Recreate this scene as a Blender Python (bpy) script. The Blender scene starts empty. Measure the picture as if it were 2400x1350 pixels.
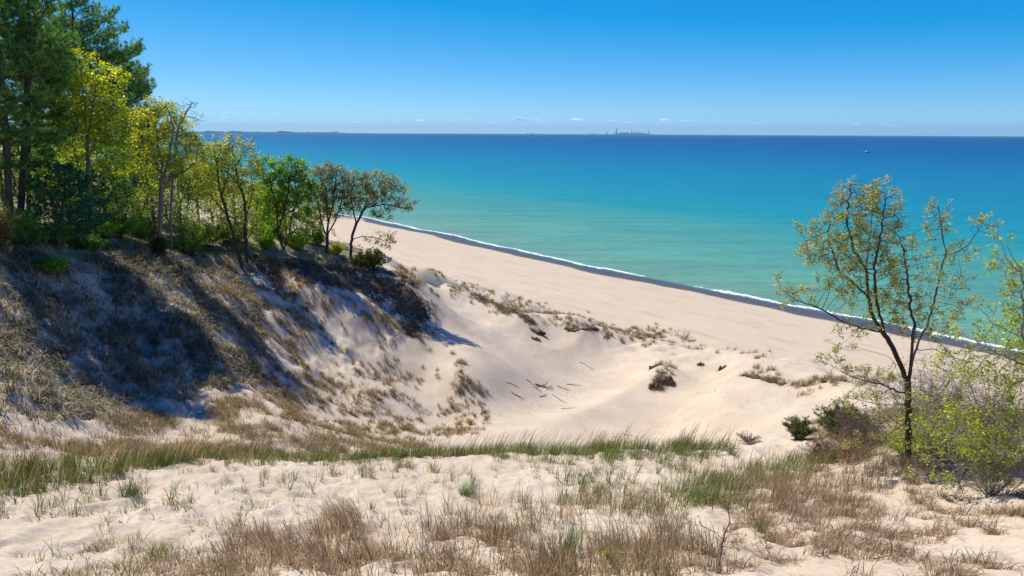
import bpy, math, random, time
import numpy as np
from mathutils import Matrix, Vector
rng = np.random.default_rng(7)
random.seed(7)
C = bpy.context.scene.collection
T0 = time.time()

# ------------------------------------------------------------------ camera model
H = 30.0; F = 1600.0; TH = math.radians(12.75); ROLL = 0.0047
cT, sT = math.cos(TH), math.sin(TH)
def uv(px, py):
    a = (np.asarray(px, float)-1200)/F; b = (np.asarray(py, float)-675)/F
    return a*math.cos(ROLL)+b*math.sin(ROLL), -a*math.sin(ROLL)+b*math.cos(ROLL)
def P(px, py, Y):
    u, v = uv(px, py)
    k = Y/(cT - v*sT)
    return np.array([u*k, Y, H - k*(sT + v*cT)])
def pix(x, y, z):
    d = y*cT - (z-H)*sT
    d = np.where(d < 0.3, 0.3, d)
    u = x/d; v = -(y*sT + (z-H)*cT)/d
    a = u*math.cos(ROLL)-v*math.sin(ROLL); b = u*math.sin(ROLL)+v*math.cos(ROLL)
    return 1200+F*a, 675+F*b
def PX(Y):   # metres per photograph pixel at forward distance Y
    return Y/F

cam = bpy.data.cameras.new('camera'); co = bpy.data.objects.new('camera', cam); C.objects.link(co)
cam.sensor_width = 36; cam.lens = 36*F/2400; cam.clip_start = .1; cam.clip_end = 200000
X = Vector((1, 0, 0)); U = Vector((0, sT, cT)); B = Vector((0, -cT, sT))
R = Matrix((X, U, B)).transposed() @ Matrix.Rotation(ROLL, 3, 'Z')
co.matrix_world = Matrix.Translation((0, 0, H)) @ R.to_4x4()
bpy.context.scene.camera = co

# ------------------------------------------------------------------ numeric helpers
def hash2(ix, iy, seed):
    n = (ix.astype(np.int64)*374761393 + iy.astype(np.int64)*668265263 + seed*974634777) & 0xffffffff
    n = ((n ^ (n >> 13))*1274126177) & 0xffffffff
    return ((n ^ (n >> 16)) & 0xffffff)/float(0xffffff)
def vnoise(x, y, seed=0):
    x = np.asarray(x, float); y = np.asarray(y, float)
    ix = np.floor(x); iy = np.floor(y); fx = x-ix; fy = y-iy
    fx = fx*fx*fx*(fx*(fx*6-15)+10); fy = fy*fy*fy*(fy*(fy*6-15)+10)
    a = hash2(ix, iy, seed); b = hash2(ix+1, iy, seed); c = hash2(ix, iy+1, seed); d = hash2(ix+1, iy+1, seed)
    return (a+(b-a)*fx)*(1-fy)+(c+(d-c)*fx)*fy
def fbm(x, y, seed=0, octv=4):
    s = 0; a = .5; t = 0
    for i in range(octv):
        s = s+a*vnoise(x*2**i+17.3*i, y*2**i-9.1*i, seed+i); t += a; a *= .5
    return s/t
def sst(e0, e1, x):
    t = np.clip((x-e0)/(e1-e0), 0, 1); return t*t*(3-2*t)
def inpoly(px, py, poly):
    n = len(poly); r = np.zeros(np.shape(px), bool); j = n-1
    for i in range(n):
        xi, yi = poly[i]; xj, yj = poly[j]
        c = ((yi > py) != (yj > py)) & (px < (xj-xi)*(py-yi)/((yj-yi) if yj != yi else 1e-9)+xi)
        r ^= c; j = i
    return r
def blob(px, py, cx, cy, rx, ry, ang=0):
    a = math.radians(ang); dx = px-cx; dy = py-cy
    u = (dx*math.cos(a)+dy*math.sin(a))/rx; v = (-dx*math.sin(a)+dy*math.cos(a))/ry
    return np.exp(-(u*u+v*v)*1.2)

# ------------------------------------------------------------------ terrain
NS = np.array([.775, .632]); CS = 110.0
def shore_s(x, y):
    t = x*.632-y*.775
    return x*NS[0]+y*NS[1]-CS + 1.2*np.sin(t*.045+.6)+.5*np.sin(t*.13+2)
def generic(x, y):
    s = shore_s(x, y)
    p_s = np.array([-2000, -400, -200, -120, -88, -70, -60, -50, -42, -20, -4, 0, 20, 60, 300, 3000])
    p_z = np.array([40, 30, 26, 21, 17, 11, 6.8, 4.6, 2.9, 2.0, .55, .02, -.6, -1.6, -5, -12])
    return np.interp(s, p_s, p_z)
CP = [ # px, py, Y : surface points read off the slopes
 (0,1350,8.5),(600,1350,8.6),(1200,1350,8.6),(1800,1350,8.8),(2400,1350,8.6),
 (0,1250,12),(600,1250,12),(1200,1250,11.8),(1800,1250,12),(2400,1250,11.6),
 (0,1175,15),(300,1170,15.8),(800,1170,16.2),(1300,1165,16.2),(1640,1190,15.2),(1900,1170,16.4),(2350,1150,15.6),
 (0,1130,16.9),(220,1105,19),(450,1085,21.5),(680,1084,22.3),(900,1084,22.8),(1100,1074,23.4),(1300,1064,24),(1500,1054,24.6),(1700,1046,25),
 (1750,1075,23),(1820,1045,25.5),(1850,1012,28.4),(1900,1090,21.6),(2000,1070,21.8),(2130,1082,19.8),(2300,1090,18.6),(2000,1110,19.6),
 (1950,1020,27),(2100,1000,27),(2300,1000,25.5),
 # bowl
 (1150,1010,43.5),(1300,1000,48),(1450,1000,51),(1600,1010,49),(1750,1010,42),(1800,1015,35),
 (1200,930,53.5),(1300,915,59),(1420,940,57.5),(1100,880,53),(1300,840,67),(1400,850,68.5),(1190,780,69),(1290,785,72.5),
 (1500,900,60.5),(1600,930,56),(1700,960,50),(1800,985,43),(1553,878,60),(1655,895,60.5),(1480,860,66),
 # rim and foredune
 (1110,690,81),(1060,672,85),(1170,722,77),(1250,757,72.5),(1330,768,74),(1395,772,75.5),(1440,790,75),(1500,826,70),(1600,845,65.5),
 (1700,868,60),(1750,880,56.5),(1850,915,50),(1930,945,46),(1880,960,43),(2050,960,41),
 (1010,660,92),(1200,705,99),(1330,745,95),(1450,765,97),(1600,800,88),(1750,845,78),(1900,880,70),(2050,900,64),
 # headland and left bowl wall
 (960,650,66),(985,690,64),(1030,760,61.5),(1130,830,57),(1050,850,55),(900,830,53.5),(800,1000,39),(900,1000,42),(1000,1000,45),(1000,920,51),(900,920,47.5),(1100,960,50),
 (1000,690,70),(1080,740,72),(800,1050,31),(950,1060,34),
 (900,690,62),(850,720,57),(700,750,52),(800,800,53),(640,900,41),(700,880,44.5),(560,640,55),(700,602,61),(850,622,64.5),(930,640,66),(620,700,52),
 (480,620,53),(400,590,50),(200,592,43),(100,575,39.5),(0,560,37),(-200,560,33),
 (0,620,35),(200,680,38),(400,690,43),(0,700,32),(0,850,26.2),(0,940,23.2),(0,990,21.4),(0,1060,18.9),
 (150,760,34),(300,750,38.5),(300,900,32),(150,900,29),(150,980,25.2),(150,1050,21.5),(300,980,28.2),(300,1040,24.8),(450,800,39.5),(450,900,36),(450,960,33),(450,1030,27.5),
 (600,850,41.5),(600,940,35),(600,1020,28.5),(700,1000,33),(-200,800,26),(-200,1000,19),
]
xyz = np.array([P(*c) for c in CP])
EX = [ # hidden or generic surface points x, y, z
 (0,4,26.6),(0,-4,27.6),(0,-15,27.5),(-8,3,26.6),(9,3,26.9),(-16,2,26.2),(18,3,26.5),(-25,-5,26.5),(25,-5,26.5),
 (-28,15,22.5),(-36,20,23),(30,14,22),(38,22,19.5),(-1,30,14.6),(-8,27,15.8),(4,33,12.6),(9,34,12),(-3,38,11.2),
 (-30,58,21.5),(-22,66,20),(-18,72,18.6),(-40,66,22),(-34,50,23),(-50,50,25),(-45,40,25.5),
 (-14,76,16),(-12,82,10.5),(-10,90,6.2),(-16,72,18),(-6,86,7.6),(-22,92,9),(-30,90,12),
 (30,40,11.8),(36,42,11),(42,50,6.5),(24,46,12),(40,32,15),(50,34,11),
]
for a in np.linspace(-np.pi, np.pi, 26)[:-1]:
    for r in (130, 190, 260):
        x, y = r*math.cos(a), r*math.sin(a)
        EX.append((x, y, float(generic(x, y))))
for t in range(-130, 60, 18):     # the open beach and the lake bed follow the generic profile
    for s in (-38, -25, -10, 0, 12, 40):
        p = NS*(CS+s) + np.array([.632, -.775])*t
        if p[1] > 20: EX.append((p[0], p[1], float(generic(p[0], p[1]))))
pts = np.vstack([xyz, np.array(EX)])
res = pts[:, 2]-generic(pts[:, 0], pts[:, 1])
def ker(d2): return np.sqrt(d2+9.0)
n = len(pts)
A = np.zeros((n+3, n+3)); d2 = ((pts[:, None, :2]-pts[None, :, :2])**2).sum(-1)
A[:n, :n] = -ker(d2) + np.eye(n)*.04; A[:n, n] = 1; A[:n, n+1:] = pts[:, :2]/100; A[n, :n] = 1; A[n+1:, :n] = pts[:, :2].T/100
wts = np.linalg.solve(A, np.concatenate([res, [0, 0, 0]]))
def residual(x, y):
    sh = np.shape(x); x = np.ravel(x); y = np.ravel(y); out = np.empty(len(x))
    for i in range(0, len(x), 20000):
        xx, yy = x[i:i+20000], y[i:i+20000]
        k = -ker((xx[:, None]-pts[:, 0])**2+(yy[:, None]-pts[:, 1])**2)
        out[i:i+20000] = k@wts[:n]+wts[n]+xx/100*wts[n+1]+yy/100*wts[n+2]
    return (out*(1-sst(200, 265, np.hypot(x, y)))).reshape(sh)
def ground_smooth(x, y):
    x = np.asarray(x, float); y = np.asarray(y, float)
    return generic(x, y)+residual(x, y)
def gdetail(x, y, z0):
    s = shore_s(x, y)
    land = sst(-36, -48, s)
    r = np.hypot(x, y)
    px, py = pix(x, y, z0)
    rel = (fbm(x*.13, y*.13, 3, 3)-.5)*1.1 + (fbm(x*.5, y*.5, 11, 3)-.5)*.42
    bare = np.clip(blob(px, py, 1330, 920, 330, 130)*1.5, 0, 1)*(y > 36)
    near = (1-sst(26, 34, y))
    hum = np.abs(fbm(x*.8+3, y*.8, 21, 3)-.5)*-.8+.08                # wind-cut hummocks
    fine = (fbm(x*2.3, y*2.3, 31, 3)-.5)*.16+(fbm(x*7, y*7, 33, 2)-.5)*.03
    hill = np.clip(inpoly(px, py, [(-900,560),(0,560),(400,580),(960,640),(1010,760),(880,830),(640,950),(300,980),(-900,1000)])*1.0, 0, 1)*(y > 18)
    rough = (fbm(x*.9, y*.9, 41, 4)-.5)*.9
    fore = blob(s, 0*s, -50, 0, 9, 1)
    d = land*(rel*(1-.85*bare)*(1-.55*near) + near*(hum*.8+fine) + hill*rough + (fbm(x*.45, y*.45, 51, 3)-.4)*1.3*fore*(y > 30))
    far = sst(150, 230, r)
    return d*(1-far)+far*land*(fbm(x*.03, y*.03, 5, 4)-.5)*8 + (1-land)*(fbm(x*.35, y*.35, 61, 3)-.5)*.12*sst(2, -4, s)
RIDGES = [([(1552,905,61),(1500,932,58.5),(1420,972,55),(1330,1008,50)], 1.1, 2.6), ([(1388,788,74),(1345,806,71),(1300,820,68)], .7, 2.0), ([(1750,893,56),(1705,925,53),(1690,985,47)], .7, 2.2), ([(1060,846,54),(1085,900,51),(1110,960,48)], .6, 1.6), ([(560,690,51),(640,800,44),(690,880,42)], .4, 1.6)]
RIDGES = [(np.array([P(*q)[:2] for q in l]), h, w) for l, h, w in RIDGES]
def ridges(x, y):
    out = 0
    for l, h, w in RIDGES:
        best = np.full(np.shape(x), 1e9)
        for a, b in zip(l[:-1], l[1:]):
            d = b-a; t = np.clip(((x-a[0])*d[0]+(y-a[1])*d[1])/(d@d), 0, 1); best = np.minimum(best, np.hypot(x-a[0]-t*d[0], y-a[1]-t*d[1]))
        out = out+h*(np.exp(-np.sqrt((best/w)**2+.03))-.12*np.exp(-((best-2.2*w)/w)**2))
    return out
def gz(x, y):
    z0 = ground_smooth(x, y)
    return z0+gdetail(x, y, z0)+ridges(x, y)*(1-sst(150, 230, np.hypot(x, y)))
def W(px, py, y0=6, y1=250):
    Ys = np.geomspace(y0, y1, 900)
    u, v = uv(px, py); k = Ys/(cT-v*sT); x = u*k; z = H-k*(sT+v*cT)
    g = gz(x, Ys); i = np.argmax(g >= z)
    return np.array([x[i], Ys[i], g[i]])
def on(px, Y, py=600):  # a ground point in the column px at forward distance Y
    u, v = uv(px, py); x = u*Y/(cT-v*sT); z = float(gz(x, Y))
    return np.array([x, Y, z])

def mesh_np(name, verts, loops, sizes, mat, parent=None, col=None, smooth=False, mi=None):
    me = bpy.data.meshes.new(name)
    verts = np.asarray(verts, np.float32); loops = np.asarray(loops, np.int32).ravel(); sizes = np.asarray(sizes, np.int32)
    me.vertices.add(len(verts)); me.vertices.foreach_set('co', verts.ravel())
    me.loops.add(len(loops)); me.loops.foreach_set('vertex_index', loops)
    me.polygons.add(len(sizes)); st = np.concatenate([[0], np.cumsum(sizes)[:-1]]).astype(np.int32)
    me.polygons.foreach_set('loop_start', st)
    try: me.polygons.foreach_set('loop_total', sizes)
    except Exception: pass
    if smooth: me.polygons.foreach_set('use_smooth', np.ones(len(sizes), bool))
    for m in (mat if isinstance(mat, (list, tuple)) else [mat]): me.materials.append(m)
    if mi is not None: me.polygons.foreach_set('material_index', np.asarray(mi, np.int32))
    if col is not None:
        for k, c in (col.items() if isinstance(col, dict) else {'Col': col}.items()):
            a = me.color_attributes.new(k, 'FLOAT_COLOR', 'POINT')
            cc = np.ones((len(verts), 4), np.float32); cc[:, :3] = c; a.data.foreach_set('color', cc.ravel())
    me.update(calc_edges=True)
    o = bpy.data.objects.new(name, me); C.objects.link(o)
    if parent is not None: o.parent = parent
    return o
def tag(o, label=None, cat=None, group=None, kind=None):
    if label: o['label'] = label
    if cat: o['category'] = cat
    if group: o['group'] = group
    if kind: o['kind'] = kind
    return o
def thing(name, label, cat, loc, group=None):
    o = bpy.data.objects.new(name, None); C.objects.link(o); o.location = tuple(float(v) for v in loc)
    o.empty_display_size = .3
    return tag(o, label, cat, group)

# ------------------------------------------------------------------ materials
def mat(name):
    m = bpy.data.materials.new(name); m.use_nodes = True; nt = m.node_tree; nt.nodes.clear()
    out = nt.nodes.new('ShaderNodeOutputMaterial'); return m, nt, out
class NT:
    def __init__(s, nt): s.nt = nt
    def n(s, t, **k):
        nd = s.nt.nodes.new('ShaderNode'+t)
        for a, b in k.items(): setattr(nd, a, b)
        return nd
    def l(s, a, b): s.nt.links.new(a, b)
    def val(s, node, i, v):
        if hasattr(v, 'links') or isinstance(v, bpy.types.NodeSocket): s.l(v, node.inputs[i])
        else: node.inputs[i].default_value = v
    def math(s, op, a, b=0, c=0):
        nd = s.n('Math', operation=op); s.val(nd, 0, a); s.val(nd, 1, b)
        if op in ('MULTIPLY_ADD',): s.val(nd, 2, c)
        return nd.outputs[0]
    def mapr(s, v, a, b, c=0, d=1, smooth=True):
        nd = s.n('MapRange', interpolation_type='SMOOTHSTEP' if smooth else 'LINEAR'); s.val(nd, 0, v)
        for i, x in enumerate((a, b, c, d)): nd.inputs[i+1].default_value = x
        return nd.outputs[0]
    def mix(s, f, a, b):
        nd = s.n('Mix', data_type='RGBA'); s.val(nd, 0, f); s.val(nd, 6, a if not isinstance(a, tuple) else (*a, 1)[:4]); s.val(nd, 7, b if not isinstance(b, tuple) else (*b, 1)[:4])
        return nd.outputs[2]
    def noise(s, vec, scale, detail=4, rough=.55, w=0, dist=0):
        nd = s.n('TexNoise'); s.l(vec, nd.inputs['Vector']); nd.inputs['Scale'].default_value = scale
        nd.inputs['Detail'].default_value = detail; nd.inputs['Roughness'].default_value = rough; nd.inputs['Distortion'].default_value = dist
        return nd.outputs[0]
    def mapping(s, vec, loc=(0, 0, 0), rot=(0, 0, 0), sc=(1, 1, 1)):
        nd = s.n('Mapping'); s.l(vec, nd.inputs[0]); nd.inputs[1].default_value = loc; nd.inputs[2].default_value = rot; nd.inputs[3].default_value = sc
        return nd.outputs[0]

def sand_material():
    m, nt, out = mat('dune_sand'); g = NT(nt)
    geo = g.n('NewGeometry').outputs['Position']
    bs = g.n('BsdfPrincipled'); g.l(bs.outputs[0], out.inputs[0])
    bs.inputs['Roughness'].default_value = .95; bs.inputs['Specular IOR Level'].default_value = .15
    att = g.n('Attribute', attribute_name='Mask'); sep = g.n('SeparateColor'); g.l(att.outputs[0], sep.inputs[0])
    soil, thatch, green = sep.outputs
    att2 = g.n('Attribute', attribute_name='Shore'); sep2 = g.n('SeparateColor'); g.l(att2.outputs[0], sep2.inputs[0])
    wet, beach, _ = sep2.outputs
    n1 = g.noise(geo, .35, 5); n2 = g.noise(geo, 6, 6, .65); n3 = g.noise(geo, 45, 3, .6)
    sand = g.mix(g.mapr(n1, .35, .65), (.51, .425, .31), (.58, .49, .37))
    sand = g.mix(g.mapr(n2, .52, .78), sand, (.40, .31, .225))
    bc = g.mix(g.mapr(n3, .4, .75), (.56, .465, .335), (.47, .385, .275))
    shd = g.mapping(geo, rot=(0, 0, math.radians(-39.2)))
    st = g.noise(g.mapping(shd, sc=(.55, .10, .5)), 1.0, 7, .68)
    bc = g.mix(g.mapr(st, .46, .72, 0, .6), bc, (.39, .315, .245))
    bc = g.mix(g.mapr(g.noise(g.mapping(shd, sc=(.9, .45, 1)), 1.6, 5, .75), .60, .72, 0, .4), bc, (.36, .28, .21))
    sand = g.mix(beach, sand, bc)
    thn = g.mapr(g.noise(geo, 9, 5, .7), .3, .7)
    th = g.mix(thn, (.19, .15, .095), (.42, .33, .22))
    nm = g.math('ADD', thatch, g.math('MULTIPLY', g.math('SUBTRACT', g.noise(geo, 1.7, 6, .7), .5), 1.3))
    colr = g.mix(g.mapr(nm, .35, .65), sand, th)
    gn = g.mix(thn, (.07, .10, .025), (.17, .19, .06))
    ng = g.math('ADD', green, g.math('MULTIPLY', g.math('SUBTRACT', g.noise(geo, .9, 6, .7), .5), 1.2))
    colr = g.mix(g.mapr(ng, .35, .65), colr, gn)
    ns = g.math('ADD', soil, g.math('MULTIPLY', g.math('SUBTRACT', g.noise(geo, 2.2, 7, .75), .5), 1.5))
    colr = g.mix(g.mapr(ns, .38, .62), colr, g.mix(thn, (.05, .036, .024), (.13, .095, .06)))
    colr = g.mix(wet, colr, (.10, .08, .062))
    g.l(colr, bs.inputs['Base Color'])
    g.l(g.mapr(wet, 0, 1, .95, .45), bs.inputs['Roughness'])
    # relief: ripples, footprints and grain
    wv = g.noise(g.mapping(geo, rot=(0, 0, .5), sc=(1, 4.5, 1)), 2.2, 4, .6, dist=.6)
    bmp = g.n('Bump'); bmp.inputs['Strength'].default_value = .8; bmp.inputs['Distance'].default_value = .12
    h = g.math('ADD', g.math('MULTIPLY', wv, .5), g.math('ADD', g.math('MULTIPLY', n2, .35), g.math('MULTIPLY', n3, .12)))
    g.l(h, bmp.inputs['Height']); g.l(bmp.outputs[0], bs.inputs['Normal'])
    return m

def water_material():
    m, nt, out = mat('lake_water'); g = NT(nt)
    geo = g.n('NewGeometry').outputs['Position']
    att = g.n('Attribute', attribute_name='Shore'); sep = g.n('SeparateColor'); g.l(att.outputs[0], sep.inputs[0])
    s0 = g.math('MULTIPLY', sep.outputs[0], 1000.0)        # metres offshore
    shd = g.mapping(geo, rot=(0, 0, math.radians(-39.2)))
    wob = g.noise(g.mapping(shd, sc=(.012, .004, 1)), 1.0, 5, .6)
    wob2 = g.noise(g.mapping(shd, sc=(.05, .02, 1)), 1.0, 5, .65)
    s = g.math('ADD', s0, g.math('ADD', g.math('MULTIPLY', g.math('SUBTRACT', wob, .5), 50), g.math('MULTIPLY', g.math('SUBTRACT', wob2, .5), 26)))
    cr = g.n('ValToRGB'); e = cr.color_ramp; lg = g.math('LOGARITHM', g.math('ADD', g.math('MAXIMUM', s, 0), 10), 10.0)
    f = g.mapr(lg, 1.0, 4.4, 0, 1, False); g.l(f, cr.inputs[0])
    def pos(sm): return (math.log10(sm+10)-1)/3.4
    stops = WATER_STOPS
    while len(e.elements) > 1: e.elements.remove(e.elements[0])
    e.elements[0].position = pos(stops[0][0]); e.elements[0].color = (*stops[0][1], 1)
    for d, c in stops[1:]:
        k = e.elements.new(pos(d)); k.color = (*c, 1)
    col = cr.outputs[0]
    # broad streaks of darker and lighter water
    stk = g.noise(g.mapping(geo, rot=(0, 0, -.1), sc=(.006, .05, 1)), 1.0, 7, .6)
    rip = g.noise(g.mapping(geo, rot=(0, 0, -.15), sc=(.22, 1.0, 1)), 1.0, 5, .65); rip2 = g.noise(g.mapping(geo, rot=(0, 0, -.12), sc=(.03, .16, 1)), 1.0, 5, .65)  # wave shading, darker in the troughs, painted into the water colour
    hs = g.n('HueSaturation'); g.l(col, hs.inputs['Color']); g.l(g.math('MULTIPLY', g.mapr(stk, .3, .7, .92, 1.07), g.math('MULTIPLY', g.mapr(rip, .3, .7, .86, 1.14), g.mapr(rip2, .3, .7, .88, 1.12))), hs.inputs['Value']); col = hs.outputs[0]
    # swash and breakers
    fo1 = g.noise(g.mapping(shd, sc=(.10, .055, 1)), 1.0, 4, .55)
    fo2 = g.noise(g.mapping(shd, sc=(1.6, .8, 1)), 1.0, 5, .7)
    off = g.math('ADD', s0, g.math('MULTIPLY', g.math('SUBTRACT', fo1, .5), 6.0))
    band = g.math('SUBTRACT', 1.0, g.math('MINIMUM', g.math('DIVIDE', g.math('ABSOLUTE', g.math('SUBTRACT', off, 4.2)), 1.15), 1.0))
    pres = g.mapr(g.noise(g.mapping(shd, sc=(.02, .04, 1)), 1.0, 3, .5), .28, .40)
    foam = g.mapr(g.math('MULTIPLY', g.math('ADD', g.math('MULTIPLY', band, .95), g.math('MULTIPLY', g.math('SUBTRACT', fo2, .5), 2.6)), g.math('MULTIPLY', pres, g.mapr(band, 0, .2))), .38, .72)
    cap = g.noise(g.mapping(geo, sc=(.55, .9, 1)), 1.0, 2, .5); capr = g.noise(g.mapping(geo, loc=(5, 9, 2), sc=(.03, .03, 1)), 1.0, 2)
    capm = g.math('MULTIPLY', g.mapr(cap, .74, .79), g.math('MULTIPLY', g.mapr(capr, .45, .6), g.mapr(s0, 900, 200)))
    swash = g.mapr(off, 4.8, 2.0)
    col = g.mix(swash, col, (.075, .08, .10))
    foam = g.math('MAXIMUM', foam, g.math('MULTIPLY', capm, .7))
    col = g.mix(foam, col, (.85, .87, .88))
    bs = g.n('BsdfPrincipled'); g.l(bs.outputs[0], out.inputs[0]); g.l(col, bs.inputs['Base Color'])
    bs.inputs['Roughness'].default_value = .28; bs.inputs['IOR'].default_value = 1.33; bs.inputs['Specular IOR Level'].default_value = .12
    w1 = g.noise(g.mapping(geo, rot=(0, 0, -.15), sc=(.25, .9, 1)), 1.0, 6, .62)
    w2 = g.noise(g.mapping(geo, rot=(0, 0, -.15), sc=(.035, .14, 1)), 1.0, 4, .6)
    bmp = g.n('Bump'); bmp.inputs['Strength'].default_value = .9; bmp.inputs['Distance'].default_value = 1.0
    cd = g.n('VectorMath', operation='LENGTH'); g.l(geo, cd.inputs[0])
    amp = g.mapr(cd.outputs['Value'], 100, 1500, .30, .85)
    g.l(g.math('MULTIPLY', amp, g.math('ADD', w1, g.math('MULTIPLY', w2, 1.6))), bmp.inputs['Height']); g.l(bmp.outputs[0], bs.inputs['Normal'])
    return m
WATER_STOPS = [(0, (.15, .27, .17)), (30, (.10, .28, .195)), (80, (.055, .26, .21)), (120, (.012, .235, .245)), (220, (.003, .185, .25)), (500, (.002, .13, .24)), (1000, (.001, .085, .22)), (2500, (.001, .046, .165)), (9000, (.001, .030, .12)), (20000, (.001, .024, .10))]

def leaf_material(name='leaf', trans=.4, rough=.6):
    m, nt, out = mat(name); g = NT(nt)
    att = g.n('Attribute', attribute_name='Col').outputs[0]
    d = g.n('BsdfPrincipled'); g.l(att, d.inputs['Base Color']); d.inputs['Roughness'].default_value = rough; d.inputs['Specular IOR Level'].default_value = .25
    t = g.n('BsdfTranslucent'); hs = g.n('HueSaturation'); g.l(att, hs.inputs['Color']); hs.inputs['Value'].default_value = 1.5; hs.inputs['Saturation'].default_value = 1.1; g.l(hs.outputs[0], t.inputs[0])
    mx = g.n('MixShader'); mx.inputs[0].default_value = trans; g.l(d.outputs[0], mx.inputs[1]); g.l(t.outputs[0], mx.inputs[2]); g.l(mx.outputs[0], out.inputs[0])
    return m
def bark_material(name, c1, c2, scale=6):
    m, nt, out = mat(name); g = NT(nt)
    geo = g.n('NewGeometry').outputs['Position']
    n1 = g.noise(g.mapping(geo, sc=(1, 1, .25)), scale*3, 6, .7)
    d = g.n('BsdfPrincipled'); g.l(g.mix(g.mapr(n1, .35, .65), c1, c2), d.inputs['Base Color']); d.inputs['Roughness'].default_value = .9; d.inputs['Specular IOR Level'].default_value = .15
    b = g.n('Bump'); b.inputs['Strength'].default_value = .7; b.inputs['Distance'].default_value = .03; g.l(n1, b.inputs['Height']); g.l(b.outputs[0], d.inputs['Normal'])
    g.l(d.outputs[0], out.inputs[0]); return m
def plain_material(name, c, rough=.6, c2=None, scale=2.0, metal=0):
    m, nt, out = mat(name); g = NT(nt)
    geo = g.n('NewGeometry').outputs['Position']
    d = g.n('BsdfPrincipled'); g.l(g.mix(g.mapr(g.noise(geo, scale, 3), .35, .65), c, c2 or tuple(v*.8 for v in c)), d.inputs['Base Color']); d.inputs['Roughness'].default_value = rough; d.inputs['Metallic'].default_value = metal
    g.l(d.outputs[0], out.inputs[0]); return m
M_SAND = sand_material(); M_WATER = water_material()
M_LEAF = leaf_material('leaf', .5); M_NEEDLE = leaf_material('needle', .35, .55); M_GRASS = leaf_material('grass_blade', .28, .7)
M_BARK = bark_material('dark_bark', (.035, .027, .022), (.10, .082, .068))
M_BARKG = bark_material('grey_bark', (.11, .095, .082), (.25, .22, .19))
M_BARKP = bark_material('pine_bark', (.05, .038, .032), (.14, .105, .085))
M_TWIG = bark_material('weathered_twig', (.20, .175, .15), (.36, .32, .28))
M_WOOD = bark_material('driftwood', (.11, .085, .065), (.26, .21, .165))

# ------------------------------------------------------------------ ground sheet
def masks(x, y, z):
    px, py = pix(x, y, z); s = shore_s(x, y)
    jx = (fbm(x*.5, y*.5, 71, 3)-.5)*70; jy = (fbm(x*.5+9, y*.5, 72, 3)-.5)*55
    qx, qy = px+jx*np.clip(40/np.maximum(y, 8), .3, 2), py+jy*np.clip(40/np.maximum(y, 8), .3, 2)
    front = y > 0
    soil = np.zeros_like(x)
    # dark humus exposed under the headland edge and down its scarps
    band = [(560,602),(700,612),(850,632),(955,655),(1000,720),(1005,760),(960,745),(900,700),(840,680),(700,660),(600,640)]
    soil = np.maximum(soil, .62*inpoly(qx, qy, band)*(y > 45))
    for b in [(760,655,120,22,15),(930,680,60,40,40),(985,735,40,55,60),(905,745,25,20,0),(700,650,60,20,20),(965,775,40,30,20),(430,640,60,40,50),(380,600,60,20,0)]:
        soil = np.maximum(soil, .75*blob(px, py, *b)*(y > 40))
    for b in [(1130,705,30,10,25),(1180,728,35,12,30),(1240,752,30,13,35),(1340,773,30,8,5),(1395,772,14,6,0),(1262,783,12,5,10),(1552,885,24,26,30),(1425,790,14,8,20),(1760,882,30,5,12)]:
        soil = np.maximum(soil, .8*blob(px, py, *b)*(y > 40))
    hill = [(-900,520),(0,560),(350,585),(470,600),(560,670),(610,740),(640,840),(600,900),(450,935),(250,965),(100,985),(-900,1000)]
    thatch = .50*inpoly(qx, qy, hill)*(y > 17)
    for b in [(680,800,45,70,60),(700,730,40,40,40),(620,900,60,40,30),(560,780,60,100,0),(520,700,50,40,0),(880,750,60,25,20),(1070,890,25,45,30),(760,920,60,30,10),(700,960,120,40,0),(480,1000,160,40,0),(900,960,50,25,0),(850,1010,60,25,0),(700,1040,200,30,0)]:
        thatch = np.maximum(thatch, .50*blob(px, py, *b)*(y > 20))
    for b in [(1180,710,70,18,28),(1300,745,90,14,20),(1470,775,60,12,10),(1850,905,90,14,14),(1900,925,60,15,15),(2000,920,80,14,8)]:
        thatch = np.maximum(thatch, .42*blob(px, py, *b)*(y > 30))
    for b in [(1250,1275,380,55,0),(700,1300,150,40,0),(900,1330,300,30,0),(2100,1130,200,20,0)]:
        thatch = np.maximum(thatch, .40*blob(px, py, *b)*(y < 30)*front)
    rt = [(1900,985),(2000,960),(2500,940),(2500,1120),(2250,1110),(2100,1090),(1990,1060),(1900,1030)]
    thatch = np.maximum(thatch, .55*inpoly(qx, qy, rt)*(y < 45)*front)
    wood = (s < -78)*(s > -3000)*((px < 900) & (py < 640) & (y > 36) | (~front) | (px < -600))
    wood2 = inpoly(qx, qy, [(-2000,300),(980,640),(880,628),(700,604),(560,598),(440,588),(200,585),(0,560),(-2000,560)])*(y > 36)*(s < -72)
    green = np.maximum(.45*wood, .55*wood2)
    green = np.maximum(green, .55*(s < -66)*(np.hypot(x, y) > 120))
    thatch = np.maximum(thatch, .6*np.maximum(wood, wood2))
    for b in [(2100,1050,200,30,0)]: green = np.maximum(green, .42*blob(px, py, *b)*(y < 40)*front)
    wet = sst(-3.6, -1.6, s+(vnoise((x*.632-y*.775)*.18, 0*x, 5)-.5)*2.2)
    return np.stack([soil, thatch, green], -1), np.stack([wet, sst(-48, -40, s+(vnoise(x*.3, y*.3, 9)-.5)*8), 0*x], -1)

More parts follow.
